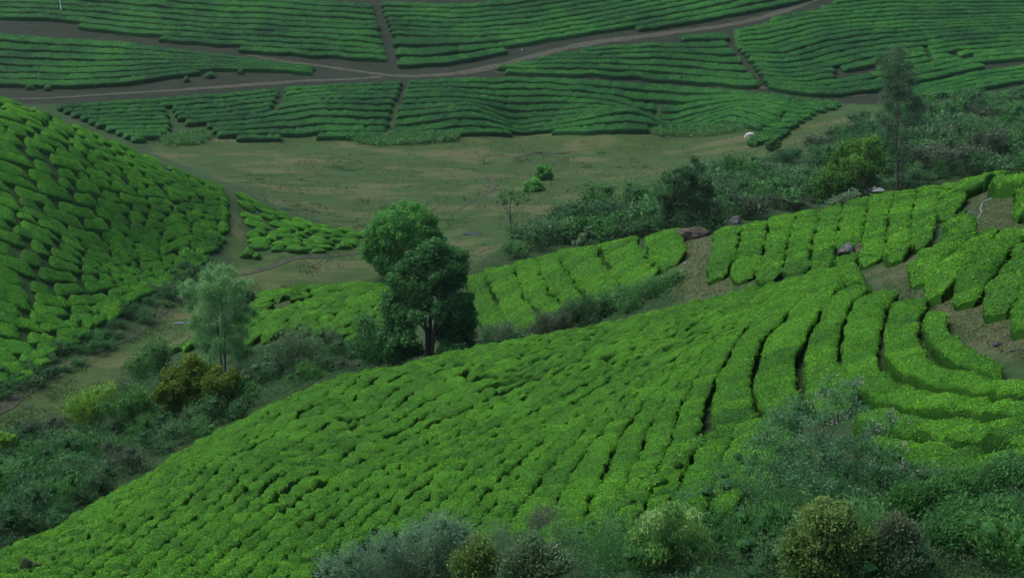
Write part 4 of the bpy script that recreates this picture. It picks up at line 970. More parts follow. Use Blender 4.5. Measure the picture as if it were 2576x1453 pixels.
fl_root, fl_C, fl_R = T('shrub', 'big airy blue green shrub with pale pink flower sprays', 31, 2085,
  [(2084, 952, 9), (2124, 968, 12), (2150, 962, 8), (2064, 986, 10), (2104, 1006, 17), (2144, 1000, 12), (1905, 1120, 20), (2300, 1215, 20), (2250, 1200, 24), (1930, 1215, 22), (2008, 1026, 26), (1964, 1050, 26), (1928, 1082, 20), (1992, 1074, 28), (2048, 1054, 28), (2096, 1054, 24), (2152, 1034, 20), (2196, 1082, 20), (2240, 1058, 14), (1944, 1130, 26), (2004, 1130, 28), (2064, 1122, 28), (2124, 1130, 28), (2176, 1130, 22), (2232, 1144, 18), (1900, 1176, 22), (1952, 1184, 26), (2016, 1186, 28), (2084, 1178, 28), (2144, 1192, 26), (2204, 1184, 20), (2280, 1178, 14), (2332, 1186, 10), (1984, 1226, 24), (2056, 1226, 26), (2124, 1232, 24)],
  LF_FLOWERING, .075, slocal=True, cover=1.0, aspect=.35, core=False, r0=.028, seed=25, sprays=1050, cat='shrub', depth=.7, shell=(.1, 1.15), tip=.05, crown_name='foliage')
rgf = np.random.default_rng(41); mb = MB()
bx, by, bz = fl_root.location
for (u, v, n) in [(2116, 1044, 30), (2100, 1062, 24), (2208, 1072, 30), (2238, 1034, 22), (2254, 1052, 20), (2186, 1090, 24), (2276, 1120, 26), (2272, 1164, 26), (2160, 958, 26), (2064, 996, 24), (2188, 1156, 18), (2304, 1188, 20), (2130, 972, 20), (2090, 986, 14), (2290, 1060, 14), (2040, 1010, 10)]:
    p = np.array(at_dist(u, v, 30.2 + rgf.uniform(-.3, .3)), float) - np.array([bx, by, bz])
    P = p + rgf.normal(size=(n, 3)) * np.array([.07, .07, .06])
    V, F = leaves(P, unit(rgf.normal(size=(n, 3)) + [0, -.3, .5]), rgf.uniform(.025, .055, n), .6, rgf); mb.add(V, F, .5)
mb.build('blossom', PETAL, fl_root)
for lab, D, bl, mt, sd in [
    ('soft green shrub at the far end of the lowest tea rows', 28.5, [(2544, 1172, 32), (2504, 1196, 32), (2560, 1210, 36), (2464, 1236, 38), (2544, 1226, 40), (2600, 1200, 36), (2610, 1240, 40)], LF_TEAL, 26),
    ('soft green feathery shrub under the lowest tea rows', 28, [(2424, 1208, 31), (2366, 1228, 31), (2306, 1236, 26), (2268, 1248, 22), (2346, 1264, 36), (2424, 1270, 42), (2400, 1236, 30)], LF_MID, 27),
    ('large soft green shrub filling the corner below the tea rows', 26.5, [(2424, 1290, 44), (2504, 1288, 46), (2564, 1292, 40), (2366, 1322, 36), (2424, 1334, 42), (2484, 1338, 38), (2552, 1344, 35), (2620, 1310, 40)], LF_TEAL, 28)]:
    T('shrub', lab, D, bl[3][0], bl, mt, .10, sprays=1500, aspect=.22, r0=.04, seed=sd, cat='shrub', depth=.5, droop=((0, 0, 1), .3), tip=-.05)
T('shrub', 'bright lime shrub lit on top beside the golden tree', 93, 215, [(190, 1007, 20), (220, 994, 17), (178, 1028, 14), (244, 984, 15), (278, 973, 12), (210, 1024, 17), (235, 1008, 14)], LF_LIME, .14, cover=1.3, r0=.05, seed=29, sprays=420, cat='shrub', toptint=.3)  # lit top put into the leaf tint by height
T('shrub', 'dark green shrub between the lime shrub and the golden tree', 91, 320, [(305, 1014, 20), (352, 994, 20), (264, 1020, 16), (332, 1018, 18), (372, 1010, 14), (340, 980, 12)], LF_MID, .14, cover=1.2, r0=.05, seed=30, sprays=400, cat='shrub')
T('shrub', 'lime green shrub at the edge of the picture below the valley path', 84, 15, [(14, 1100, 16), (30, 1106, 12), (5, 1116, 15), (-15, 1100, 18)], LF_LIME, .14, cover=1.2, r0=.05, seed=31, cat='shrub')
T('shrub', 'rusty brown bush in the bottom corner', 38, 68, [(68, 1420, 16), (47, 1442, 18), (88, 1437, 20), (105, 1450, 16)], LF_RED, .075, cover=1.25, r0=.04, seed=32, cat='shrub', toptint=.3, tip=.12)
T('shrub', 'bright green shrub right of the golden tree', 87, 600, [(600, 960, 18), (625, 970, 16), (610, 985, 18), (640, 985, 12)], LF_MID, .15, cover=1.2, r0=.05, seed=33, cat='shrub', tip=.1)
T('shrub', 'pale shrub with twiggy grey branches left of the tall dark tree', 90, 745, [(720, 850, 24), (760, 840, 24), (700, 880, 26), (750, 880, 28), (790, 870, 22), (680, 905, 22), (740, 910, 24)], LF_GREY, .15, cover=.6, core=False, r0=.07, seed=34, sprays=420, cat='shrub', bark=BARK_PALE, shell=(.1, 1.1), tip=-.05)
T('shrub', 'grey green leafy shrub at the low end of the knoll', 98, 400, [(385, 878, 18), (410, 870, 16), (370, 890, 16), (400, 895, 18), (345, 905, 16), (325, 918, 14)], LF_TEAL, .15, cover=1.2, r0=.05, seed=35, sprays=380, cat='shrub')
T('shrub', 'round dark shrub on the meadow side of the feathery tree', 118, 622, [(615, 742, 12), (630, 745, 12), (622, 755, 12)], LF_TEAL, .17, cover=1.2, r0=.05, seed=36, cat='shrub', tip=-.1)
T('shrub', 'whitish grey shrub beside the flat rocks on the crest', 86, 2110, [(2150, 490, 8), (2135, 495, 9), (2120, 500, 10), (2105, 506, 10), (2093, 514, 9), (2080, 520, 8)], LF_GREY, .13, cover=1.1, r0=.03, seed=37, sprays=300, cat='shrub', tip=.22)
T('shrub', 'bright green shrub standing alone below the small tea tongue', 222, 1940, [(1945, 357, 9), (1932, 364, 9), (1955, 366, 10), (1942, 372, 11)], LF_MID, .28, cover=1.3, r0=.06, seed=38, cat='shrub', tip=.1)

# shrub variants for the scrub --------------------------------------
def shrub_mesh(name, mat, seed, leaf, n=9, w=2.0, h=1.6, shoots=160, per=12, aspect=.4, core=True, tip=0.0, start=.4):
    rg = np.random.default_rng(seed)
    C = np.column_stack([rg.normal(size=n) * w * .27, rg.normal(size=n) * w * .27, rg.random(n) * h * .45 + h * .22])
    R = rg.uniform(.24, .46, n) * w * .55
    mb = MB()
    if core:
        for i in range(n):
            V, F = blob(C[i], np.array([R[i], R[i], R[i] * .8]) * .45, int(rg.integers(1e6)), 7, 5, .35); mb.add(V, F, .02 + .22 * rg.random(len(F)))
    spray(mb, (0, 0, 0), C, R, leaf, shoots, rg, aspect=aspect, per=per, tip=tip, start=start, toptint=.2)
    return mb.mesh(name, mat)

def scatter(poly, n, gap, meshes, weights, label, group, size, rg, name='shrub', dmin=8, D=(0, 400), avoid=()):
    """single shrubs standing about inside the area seen as poly"""
    P = np.array(poly, float); got = []
    lo, hi = P.min(0), P.max(0)
    tries = 0
    while len(got) < n and tries < 60:
        tries += 1
        u = rg.uniform(lo[0], hi[0], 60); v = rg.uniform(lo[1], hi[1], 60)
        k = in_poly(u, v, poly); u, v = u[k], v[k]
        if not len(u): continue
        x, y, z = unproj(u, v, 0, dmin)
        for a, b, c, uu, vv in zip(x, y, z, u, v):
            if len(got) >= n or not (D[0] < b < D[1]): continue
            if any((a - q[0]) ** 2 + (b - q[1]) ** 2 < gap * gap for q in got): continue
            if any((a - q[0]) ** 2 + (b - q[1]) ** 2 < q[2] ** 2 for q in avoid): continue
            got.append((a, b, c))
    for (a, b, c) in got:
        m = rg.choice(len(meshes), p=np.array(weights) / sum(weights))
        o = bpy.data.objects.new(name, meshes[m]); COL.objects.link(o)
        s = rg.uniform(*size); o.location = (a, b, c - .08); o.scale = (s * rg.uniform(.85, 1.2), s * rg.uniform(.85, 1.2), s * rg.uniform(.75, 1.2)); o.rotation_euler = (0, 0, rg.uniform(0, 6.28))
        tag(o, label, 'shrub', group)
    return len(got)

FAR_SH = [shrub_mesh('far_shrub', m, 100 + i, .15, n=8, shoots=170, per=10, tip=t) for i, (m, t) in enumerate([(LF_SCRUB, 0), (LF_SCRUB, .1), (LF_TEAL, -.06), (LF_MID, -.08), (LF_DARK, .05), (LF_BROWN, -.05), (LF_GREY, -.15)])]
MID_SH = [shrub_mesh('mid_shrub', m, 120 + i, .10, n=9, shoots=240, per=13, tip=t, aspect=.35) for i, (m, t) in enumerate([(LF_SCRUB, 0), (LF_TEAL, -.05), (LF_MID, -.05), (LF_MID, .1), (LF_GREY, -.12), (LF_BROWN, -.05)])]
NEAR_SH = [shrub_mesh('near_shrub', m, 140 + i, .075, n=9, shoots=320, per=15, tip=t, core=c, w=1.7, h=1.3, aspect=a, start=.3) for i, (m, t, c, a) in enumerate([(LF_SCRUB, .1, True, .3), (LF_TEAL, 0, False, .22), (LF_MID, 0, True, .35), (LF_GREY, -.05, False, .2), (LF_BROWN, .05, False, .3)])]
rq = np.random.default_rng(77)
SCRUB_RIGHT = [(1250, 650), (1350, 592), (1470, 535), (1620, 508), (1720, 470), (1820, 430), (1960, 405), (2100, 365), (2150, 310), (2220, 285), (2340, 290), (2450, 262), (2600, 240), (2620, 440), (2400, 455), (2280, 476), (2090, 520), (1900, 550), (1700, 578), (1500, 608), (1200, 680)]
ns = scatter(SCRUB_RIGHT, 128, 2.6, FAR_SH, [5, 4, 3, 2.4, 2, 1.2, .8], 'wild shrub in the tangled scrub between the meadow and the middle slope', 'shrubs of the scrub right of the meadow', (1.4, 3.3), rq, dmin=95)
ns += scatter([(590, 905), (680, 890), (880, 850), (960, 885), (1050, 900), (820, 945), (650, 1012), (600, 990)], 18, 1.4, MID_SH, [4, 3, 2, 1, 3, 1], 'low wild shrub behind the near crest around the tall dark tree', 'shrubs behind the near crest', (.7, 1.3), rq, dmin=76)
ns += scatter([(-60, 1125), (150, 1085), (230, 1055), (420, 1065), (600, 1020), (620, 1035), (400, 1160), (100, 1345), (-60, 1400)], 62, 1.5, MID_SH, [5, 3, 4, 2, 1.4, .7], 'wild shrub on the scrubby bank left of the near crest', 'shrubs on the bank left of the near crest', (.8, 1.6), rq, dmin=46)
ns += scatter([(510, 655), (440, 712), (330, 758), (250, 815), (130, 892), (0, 962), (-60, 1000), (-60, 1040), (60, 985), (300, 862), (420, 775), (540, 690)], 40, 1.8, FAR_SH, [3, 4, 4, 2, 0, 1, 2], 'low shrub on the foot of the steep spur above the stream', 'shrubs on the foot of the spur', (.6, 1.2), rq, dmin=90)
ns += scatter([(1240, 1360), (1430, 1345), (1560, 1375), (1800, 1320), (1880, 1240), (2000, 1190), (2200, 1180), (2330, 1200), (2620, 1300), (2620, 1470), (1240, 1470)], 40, .95, NEAR_SH, [3, 4, 3, 2, .4], 'low wild shrub in the thicket along the bottom edge', 'shrubs of the thicket at the bottom', (.65, 1.15), rq, dmin=8)
print('shrubs', ns)

# ground cover nobody could count -------------------------------------
def cover_points(poly, n, dmin, rg, D=(0, 500)):
    P = np.array(poly, float); lo, hi = P.min(0), P.max(0)
    u = rg.uniform(lo[0], hi[0], n); v = rg.uniform(lo[1], hi[1], n); k = in_poly(u, v, poly)
    x, y, z = unproj(u[k], v[k], 0, dmin); m = (y > D[0]) & (y < D[1])
    return np.stack([x, y, z], 1)[m]
def tufts(mb, P, k, size, height, rg, aspect=.3, tip=0.0):
    n = len(P); Q = np.repeat(P, k, 0)
    s = np.repeat(np.broadcast_to(size, (n,)), k) * rg.uniform(.6, 1.4, n * k)
    Q = Q + np.column_stack([rg.normal(size=n * k) * s * .9, rg.normal(size=n * k) * s * .9, rg.random(n * k) * np.repeat(np.broadcast_to(height, (n,)), k)])
    Q[:, 2] = np.maximum(Q[:, 2], G(Q[:, 0], Q[:, 1]) + .02)
    V, F = leaves(Q, unit(rg.normal(size=(n * k, 3)) + [0, 0, .5]), s, aspect, rg, ((0, 0, 1), .35))
    mb.add(V, F, np.clip(.1 + .6 * rg.random(n * k) + tip, 0, 1))
mb = MB()
for poly, n, dm, k, sz, hh in [(SCRUB_RIGHT, 26000, 95, 4, .26, 1.3), ([(560, 900), (900, 840), (1060, 900), (640, 1030)], 5000, 76, 4, .17, .4), ([(-60, 1110), (240, 1040), (420, 880), (640, 1020), (400, 1170), (-60, 1430)], 26000, 46, 4, .13, .6),
                               ([(600, 640), (420, 715), (240, 805), (-60, 960), (-60, 1050), (330, 870), (600, 690)], 9000, 90, 4, .2, .35),
                               ([(720, 1470), (900, 1380), (1240, 1340), (1430, 1335), (1560, 1370), (1800, 1310), (1880, 1230), (2200, 1165), (2620, 1160), (2620, 1480)], 22000, 8, 4, .075, .22), ([(1190, 870), (1200, 830), (1440, 775), (1640, 705), (1760, 745), (1500, 830)], 3000, 66, 4, .15, .35),
                               ([(2660, 250), (3100, 210), (3100, 700), (2700, 560)], 9000, 60, 4, .3, .9), ([(2700, 560), (3100, 560), (3100, 1480), (2630, 1480), (2640, 1160)], 16000, 8, 4, .12, .4), ([(-420, 1060), (-60, 1060), (-60, 1480), (-420, 1480)], 8000, 30, 4, .16, .5)]:
    P = cover_points(poly, n, dm, rq)
    tufts(mb, P, k, sz, hh, rq)
tag(mb.build('undergrowth', LF_SCRUB), 'tangled low green undergrowth covering the banks between the shrubs', 'undergrowth', kind='stuff')
MEADOW_POLY = [(390, 372), (560, 348), (870, 350), (1250, 340), (1640, 328), (1850, 315), (1900, 362), (2060, 300), (2200, 275), (2200, 330), (1950, 395), (1700, 455), (1450, 520), (1330, 575), (1200, 655), (960, 710), (650, 740), (470, 870), (250, 1055), (-40, 1120), (-40, 1000), (100, 955), (330, 850), (560, 690), (760, 630), (930, 590), (720, 530), (590, 468)]
P = cover_points(MEADOW_POLY, 90000, 90, rq, D=(88, 300))
k = vnoise(P[:, 0] / 3.5, P[:, 1] / 6.0, seed=61) + .5 * vnoise(P[:, 0] / 1.2, P[:, 1] / 1.8, seed=62) > -.05
mb = MB(); tufts(mb, P[k], 2, .26, .14, rq, .3, tip=.02)
k = (vnoise(P[:, 0] / 7, P[:, 1] / 11, seed=63) + .9 * vnoise(P[:, 0] / 1.6, P[:, 1] / 2.2, seed=64) > .95)
tufts(mb, P[k], 4, .34, .22, rq, .25, tip=-.16)
GRASS = pm('grass_blade', (.014, .040, .010), (.040, .074, .020), (.120, .118, .050), patch=.9, patch_scale=.08)
tag(mb.build('grass', GRASS), 'tufts of rough grass growing all over the meadow', 'grass', kind='stuff')
mb = MB()
for poly, n, dm in (([(1640, 705), (1700, 640), (1720, 580), (1790, 585), (1780, 690), (1880, 690), (1880, 720), (1760, 750)], 2500, 60), ([(2150, 660), (2310, 650), (2310, 705), (2420, 735), (2590, 805), (2620, 930), (2400, 845), (2210, 710)], 6000, 34), ([(2432, 465), (2550, 440), (2550, 590), (2430, 595)], 2500, 50)):
    tufts(mb, cover_points(poly, n, dm, rq), 3, .07 if dm < 55 else .1, .05, rq, .3, -.05)
tag(mb.build('grass', GRASS), 'short trampled grass on the bare clearings between the tea blocks', 'grass', kind='stuff')
# the lush green strip along the far meadow edge
mb = MB()
for poly, n in (([(870, 350), (960, 342), (1080, 340), (1160, 345), (1150, 356), (1060, 364), (950, 370), (900, 362)], 2600), ([(400, 352), (500, 335), (535, 345), (500, 365), (420, 368)], 1300), ([(1640, 330), (1850, 318), (1880, 330), (1780, 345), (1650, 345)], 1500)):
    tufts(mb, cover_points(poly, n, 200, rq), 4, .5, 1.0, rq, .35, .1)
tag(mb.build('undergrowth', LF_TEAL), 'lush pale green weeds along the far edge of the meadow', 'weeds', kind='stuff')
# ------------------------------------------------------------------ paths, water
def strip(name, pts, width, mat, lift=.05, kind='structure', dmin=8, step=.8, rag=.25, seed=1):
    """a band laid on the ground along a line"""
    u, v = img_path(pts, 60)
    x, y, z = unproj(u, v, 0, dmin)
    P, s = resample(smooth(np.stack([x, y], 1), 3), step)
    t = unit(np.gradient(P, axis=0)); nr = np.stack([-t[:, 1], t[:, 0]], 1)
    w = np.interp(np.linspace(0, 1, len(P)), np.linspace(0, 1, len(np.atleast_1d(width))), np.atleast_1d(width)) / 2
    a = np.linspace(-1, 1, 5)
    wob = 1 + rag * vnoise(P[:, 0] / 2.2, P[:, 1] / 2.2, seed=seed)
    X = P[:, 0:1] + nr[:, 0:1] * a[None] * (w * wob)[:, None]; Y = P[:, 1:2] + nr[:, 1:2] * a[None] * (w * wob)[:, None]
    X = X + .25 * w[:, None] * vnoise(X / 1.5, Y / 1.5, seed=seed + 1); Y = Y + .25 * w[:, None] * vnoise(X / 1.5, Y / 1.5, seed=seed + 2)
    mb = MB(); mb.add(np.stack([X, Y, G(X, Y) + lift], -1).reshape(-1, 3), grid_quads(len(P), 5), .5, True)
    return tag(mb.build(name, mat), kind=kind)
EARTH = rough_mat('earth', [(0, (.016, .022, .013)), (.5, (.030, .032, .020)), (1, (.050, .046, .029))], scale=1.2, detail=6, bump=.05, bscale=5)
MUD = rough_mat('mud', [(0, (.014, .020, .010)), (.55, (.028, .032, .018)), (1, (.050, .046, .030))], scale=1.6, detail=6, bump=.08, bscale=5)
strip('dirt_path', [(620, 140), (740, 158), (859, 174), (953, 187), (1018, 194), (1157, 187), (1245, 168), (1340, 143), (1434, 118), (1500, 107), (1620, 92), (1730, 78), (1850, 62), (1944, 38), (2010, 16), (2060, -5)], (.9, 1.3, 2.2, 2.2, 1.8, 1.8), EARTH, dmin=232, seed=3)
strip('dirt_path', [(-60, 252), (120, 248), (300, 236), (440, 228), (600, 216), (760, 205), (880, 200), (960, 194)], (.8, 1.0, 1.3, 1.5), EARTH, lift=.06, dmin=232, seed=5)
strip('dirt_path', [(1245, 182), (1450, 188), (1700, 204), (1925, 222), (2050, 236), (2130, 244), (2180, 238)], (.6, .7, 1.3, 1.2), EARTH, lift=.055, dmin=232, seed=7)
strip('stream', [(930, 632), (867, 642), (745, 648), (660, 680), (596, 692), (520, 716), (440, 752), (372, 820), (339, 847), (220, 891), (135, 929), (98, 956), (44, 997), (10, 1027), (-60, 1060)], (.7, 1.0, 1.3, .8, .6, .9, 1.3), MUD, dmin=92, step=.5, seed=9, rag=.5)
strip('stream', [(1187, 426), (1231, 447), (1248, 468), (1225, 488), (1184, 508), (1150, 530)], (.35, .5, .5, .3), MUD, dmin=150, step=.5, seed=11, rag=.5)
strip('stream', [(1300, 395), (1345, 384), (1390, 388), (1440, 380)], (.5, .9, .6, .4), MUD, dmin=150, step=.5, seed=13, rag=.6)
m, nt, out = new_mat('water')
p = N(nt, 'ShaderNodeBsdfPrincipled', Roughness=.06); p.inputs['Base Color'].default_value = (.03, .04, .04, 1); p.inputs['IOR'].default_value = 1.33; p.inputs['Specular IOR Level'].default_value = .9
b_ = nt.nodes.new('ShaderNodeBump'); b_.inputs['Distance'].default_value = .01; nt.links.new(noise(nt, 6, 2), b_.inputs['Height']); nt.links.new(b_.outputs[0], p.inputs['Normal'])
nt.links.new(p.outputs[0], out.inputs[0]); WATER = m
def puddle(u, v, L, W, ang=0.0, seed=1):
    x, y, z = [float(q[0]) for q in unproj(u, v, 0, 90)]
    n = 22; th = np.arange(n) * 2 * np.pi / n
    r = 1 + .35 * vnoise(np.cos(th) * 1.6 + seed * 5, np.sin(th) * 1.6, seed=seed)
    X = L / 2 * r * np.cos(th); Y = W / 2 * r * np.sin(th); c, s = math.cos(ang), math.sin(ang)
    gx, gy = x + X * c - Y * s, y + X * s + Y * c
    top = float(np.max(G(gx, gy))) + .02
    ring = np.column_stack([gx, gy, np.full(n, top)]); inner = np.column_stack([x + (gx - x) * .4, y + (gy - y) * .4, np.full(n, top)])
    mb = MB(); mb.add(np.vstack([ring, inner]), np.array([[i, (i + 1) % n, n + (i + 1) % n, n + i] for i in range(n)] + [[n + i, n + i + 1, n + n - 2 - i, n + n - 1 - i] for i in range(n // 2 - 1)]), .5)
    return tag(mb.build('puddle', WATER), kind='structure')
puddle(1190, 588, 2.2, 1.9, seed=2); puddle(1206, 591, .8, .7, seed=3); puddle(450, 814, 1.1, .7, .2, 4); puddle(474, 812, .5, .45, seed=5); puddle(433, 764, .5, 1.3, .3, 6)
puddle(1350, 384, 1.8, .9, seed=7); puddle(1415, 386, 2.0, .8, .1, 8); puddle(1325, 392, 1.0, .6, seed=9); puddle(72, 1024, .7, .5, seed=10); puddle(40, 1000, .5, .9, seed=11); puddle(1190, 505, .6, 1.2, .5, 12); puddle(725, 528, 1.2, .8, seed=13)

# ------------------------------------------------------------------ rocks
STONE = rough_mat('stone', [(0, (.016, .020, .020)), (.5, (.042, .048, .046)), (1, (.11, .12, .115))], scale=2.2, detail=8, bump=.05, bscale=6)
STONE_PALE = rough_mat('stone_pale', [(0, (.035, .042, .044)), (.5, (.085, .098, .098)), (1, (.15, .165, .16))], scale=1.6, detail=8, bump=.04, bscale=6, low=.25, high=.7)
STONE_DARK = rough_mat('stone_dark', [(0, (.012, .014, .015)), (.6, (.030, .034, .034)), (1, (.075, .078, .072))], scale=3, detail=8, bump=.05, bscale=7)
STONE_BROWN = rough_mat('stone_brown', [(0, (.018, .022, .014)), (.5, (.040, .038, .026)), (.8, (.065, .048, .034)), (1, (.14, .14, .13))], scale=2.5, detail=9, bump=.10, bscale=4)
def facet(mb, c, r, seed, tilt=(0, 0, 0), rough=.3, mat=0, nu=16, nv=11):
    th = np.linspace(0, np.pi, nv + 1); ph = np.arange(nu) * 2 * np.pi / nu
    d = np.stack([np.sin(th)[:, None] * np.cos(ph), np.sin(th)[:, None] * np.sin(ph), np.cos(th)[:, None] + 0 * ph], -1)
    rg = np.random.default_rng(seed); k = np.full(d.shape[:2], 1.25)
    for _ in range(9):                                   # cut by random planes: flat broken faces
        nrm = unit(rg.normal(size=3)); k = np.minimum(k, rg.uniform(.72, 1.0) / np.maximum((d * nrm).sum(-1), .05))
    k = k * (1 + rough * .35 * vnoise(d[..., 0] * 3 + seed, d[..., 1] * 3, d[..., 2] * 3, seed=seed))
    from mathutils import Euler
    R = np.array(Euler(tilt).to_matrix())
    mb.add(((d * k[..., None] * np.array(r)) @ R.T + np.array(c)).reshape(-1, 3), grid_quads(nv + 1, nu, True), .5, False, mat)
def rock(u, v, wpx, hpx, label, mat, name='rock', seed=1, tilt=(0, 0, 0), deep=.8, group=None, dmin=8, sink=.25, cat='rock'):
    x, y, z = [float(q[0]) for q in unproj(u, v, 0, dmin)]
    k = y / FPX; mb = MB()
    facet(mb, (x, y, z + hpx * k * (.5 - sink)), (wpx * k / 2, wpx * k / 2 * deep, hpx * k * .62), seed, tilt)
    return tag(mb.build(name, mat), label, cat, group)
# flat slabs on the crest
x, y, z = [float(q[0]) for q in unproj(2190, 492)]
k = y / FPX; mb = MB()
for (du, dv, w, h, sd, tl) in [(-6, -18, 46, 7, 3, (.1, .12, 0)), (4, -9, 58, 7, 5, (.05, -.08, .2)), (10, -3, 26, 8, 8, (0, .15, .4)), (-22, -8, 14, 20, 9, (0, .2, 0))]:
    facet(mb, (x + du * k, y + .2, z + .15 - dv * k), (w * k / 2, w * k * .4, h * k * .62), sd, tl, .2)
tag(mb.build('rock_outcrop', STONE_PALE), 'pale flat rock slabs stacked in layers on the crest under the yellow green tree', 'rock')
rock(1845, 562, 40, 18, 'grey boulder breaking the skyline of the middle slope', STONE, seed=11, tilt=(0, -.3, 0), deep=.6)
rock(1745, 600, 84, 28, 'big brown earthy rock mound at the top of the bare clearing', STONE_BROWN, seed=12, deep=.55, sink=.2)
rock(1712, 622, 15, 13, 'small grey rock at the left edge of the bare clearing', STONE, seed=13)
rock(1782, 578, 22, 9, 'low grey rock right of the brown rock mound', STONE, seed=14)
rock(1850, 597, 55, 22, 'dark brown rock half buried among hedges of the upper middle slope', STONE_DARK, seed=15, deep=.6)
x, y, z = [float(q[0]) for q in unproj(2145, 640)]
k = y / FPX; mb = MB(); facet(mb, (x - 18 * k, y, z + .22), (17 * k, .45, .34), 21, (0, .2, 0)); facet(mb, (x + 12 * k, y + .1, z + .28), (24 * k, .45, .26), 22, (0, -.3, 0), mat=1)
tag(mb.build('boulder', [STONE, STONE_BROWN]), 'long two toned boulder lying among the tea above the bare path', 'rock')
rock(1724, 664, 10, 6, 'small pale stone lying low in the bare clearing', STONE_PALE, name='stone', seed=23)
rock(2512, 868, 30, 12, 'flat black stone on the bare path, largest there', STONE_DARK, name='stone', seed=24, deep=.5)
rock(2547, 846, 17, 15, 'upright black stone on the bare path near the edge', STONE_DARK, name='stone', seed=25)
rock(2520, 884, 9, 6, 'small black stone just below the largest black one', STONE_DARK, name='stone', seed=26)
rock(2548, 884, 16, 9, 'dark broken stone low on the bare path', STONE, name='stone', seed=27)
rock(2571, 888, 12, 7, 'grey stone on the bare path at the picture edge', STONE, name='stone', seed=28)
rock(2300, 668, 20, 12, 'dark rock in the bank at the head of the bare path', STONE_DARK, seed=29)
rock(1384, 186, 6, 5, 'tiny white stone on the lower path under the fan field', STONE_PALE, name='stone', seed=30, dmin=232)
rock(1124, 176, 6, 5, 'tiny pale stone on the road below the bare furrow', STONE_PALE, name='stone', seed=31, dmin=232)
rock(1314, 128, 6, 5, 'tiny pale stone on the road bank under the climbing road', STONE_PALE, name='stone', seed=32, dmin=232)
rock(2407, 528, 16, 7, 'pale stone between the clumps beside the winding pipe', STONE_PALE, name='stone', seed=33)
rock(2446, 536, 14, 5, 'pale flat stone just left of the winding pipe', STONE_PALE, name='stone', seed=34)
rock(228, 1453, 40, 14, 'grey rock at the very bottom edge beside the rusty bush', STONE, seed=35)

# ------------------------------------------------------------------ pipe, pole, posts, cow
PIPE = rough_mat('pipe_plastic', [(0, (.10, .13, .14)), (1, (.18, .215, .22))], scale=2, rough=.5)
u, v = img_path([(2530, 494), (2521, 493.5), (2505.6, 495.3), (2490, 499.5), (2476.8, 506), (2469, 512.7), (2469.6, 520.5), (2464.8, 526.5), (2470.8, 531.3), (2466, 539.7), (2460, 546.9), (2457.6, 556.5), (2459, 566), (2449, 577.5), (2440, 584)], 60)
x, y, z = unproj(u, v, .05); P = smooth(np.stack([x, y], 1), 2); mb = MB(); V, F = tube(np.column_stack([P, G(P[:, 0], P[:, 1]) + .04]), .028, 8); mb.add(V, F, .5, True)
tag(mb.build('water_pipe', PIPE), 'pale grey water pipe winding over the grass clearing', 'pipe')
METAL = rough_mat('pale_metal', [(0, (.38, .42, .40)), (1, (.52, .56, .54))], scale=4, rough=.5)
x, y, z = [float(q[0]) for q in unproj(154, 30, .3, 232)]
root = thing('pole', 'thin pale pole standing in the top far field', 'pole', (x, y, z))
mb = MB(); V, F = tube([(0, 0, -.3), (-.08, 0, 2), (-.16, 0, 4), (-.24, 0, 6)], [.08, .075, .065, .055], 8); mb.add(V, F, .5, True); mb.build('post', METAL, root)
mb = MB(); V, F = tube([(-.24, 0, 5.95), (-.242, 0, 6.1)], [.09, .07], 8); mb.add(V, F, .5, True); mb.build('cap', METAL, root)
for (u0, v0, hpx, lab) in [(2028, 357, 13, 'dark wooden fence post on the grass, the taller of two'), (1999, 364, 11, 'dark wooden fence post on the grass, the shorter of two')]:
    x, y, z = [float(q[0]) for q in unproj(u0, v0, 0, 150)]; h = hpx * y / FPX
    mb = MB(); V, F = tube([(x, y, z - .2), (x + .02, y, z + h * .5), (x - .01, y, z + h), (x - .01, y, z + h + .02)], [.075, .07, .065, .01], 7); mb.add(V, F, .5)
    tag(mb.build('fence_post', BARK), lab, 'post')
import bmesh
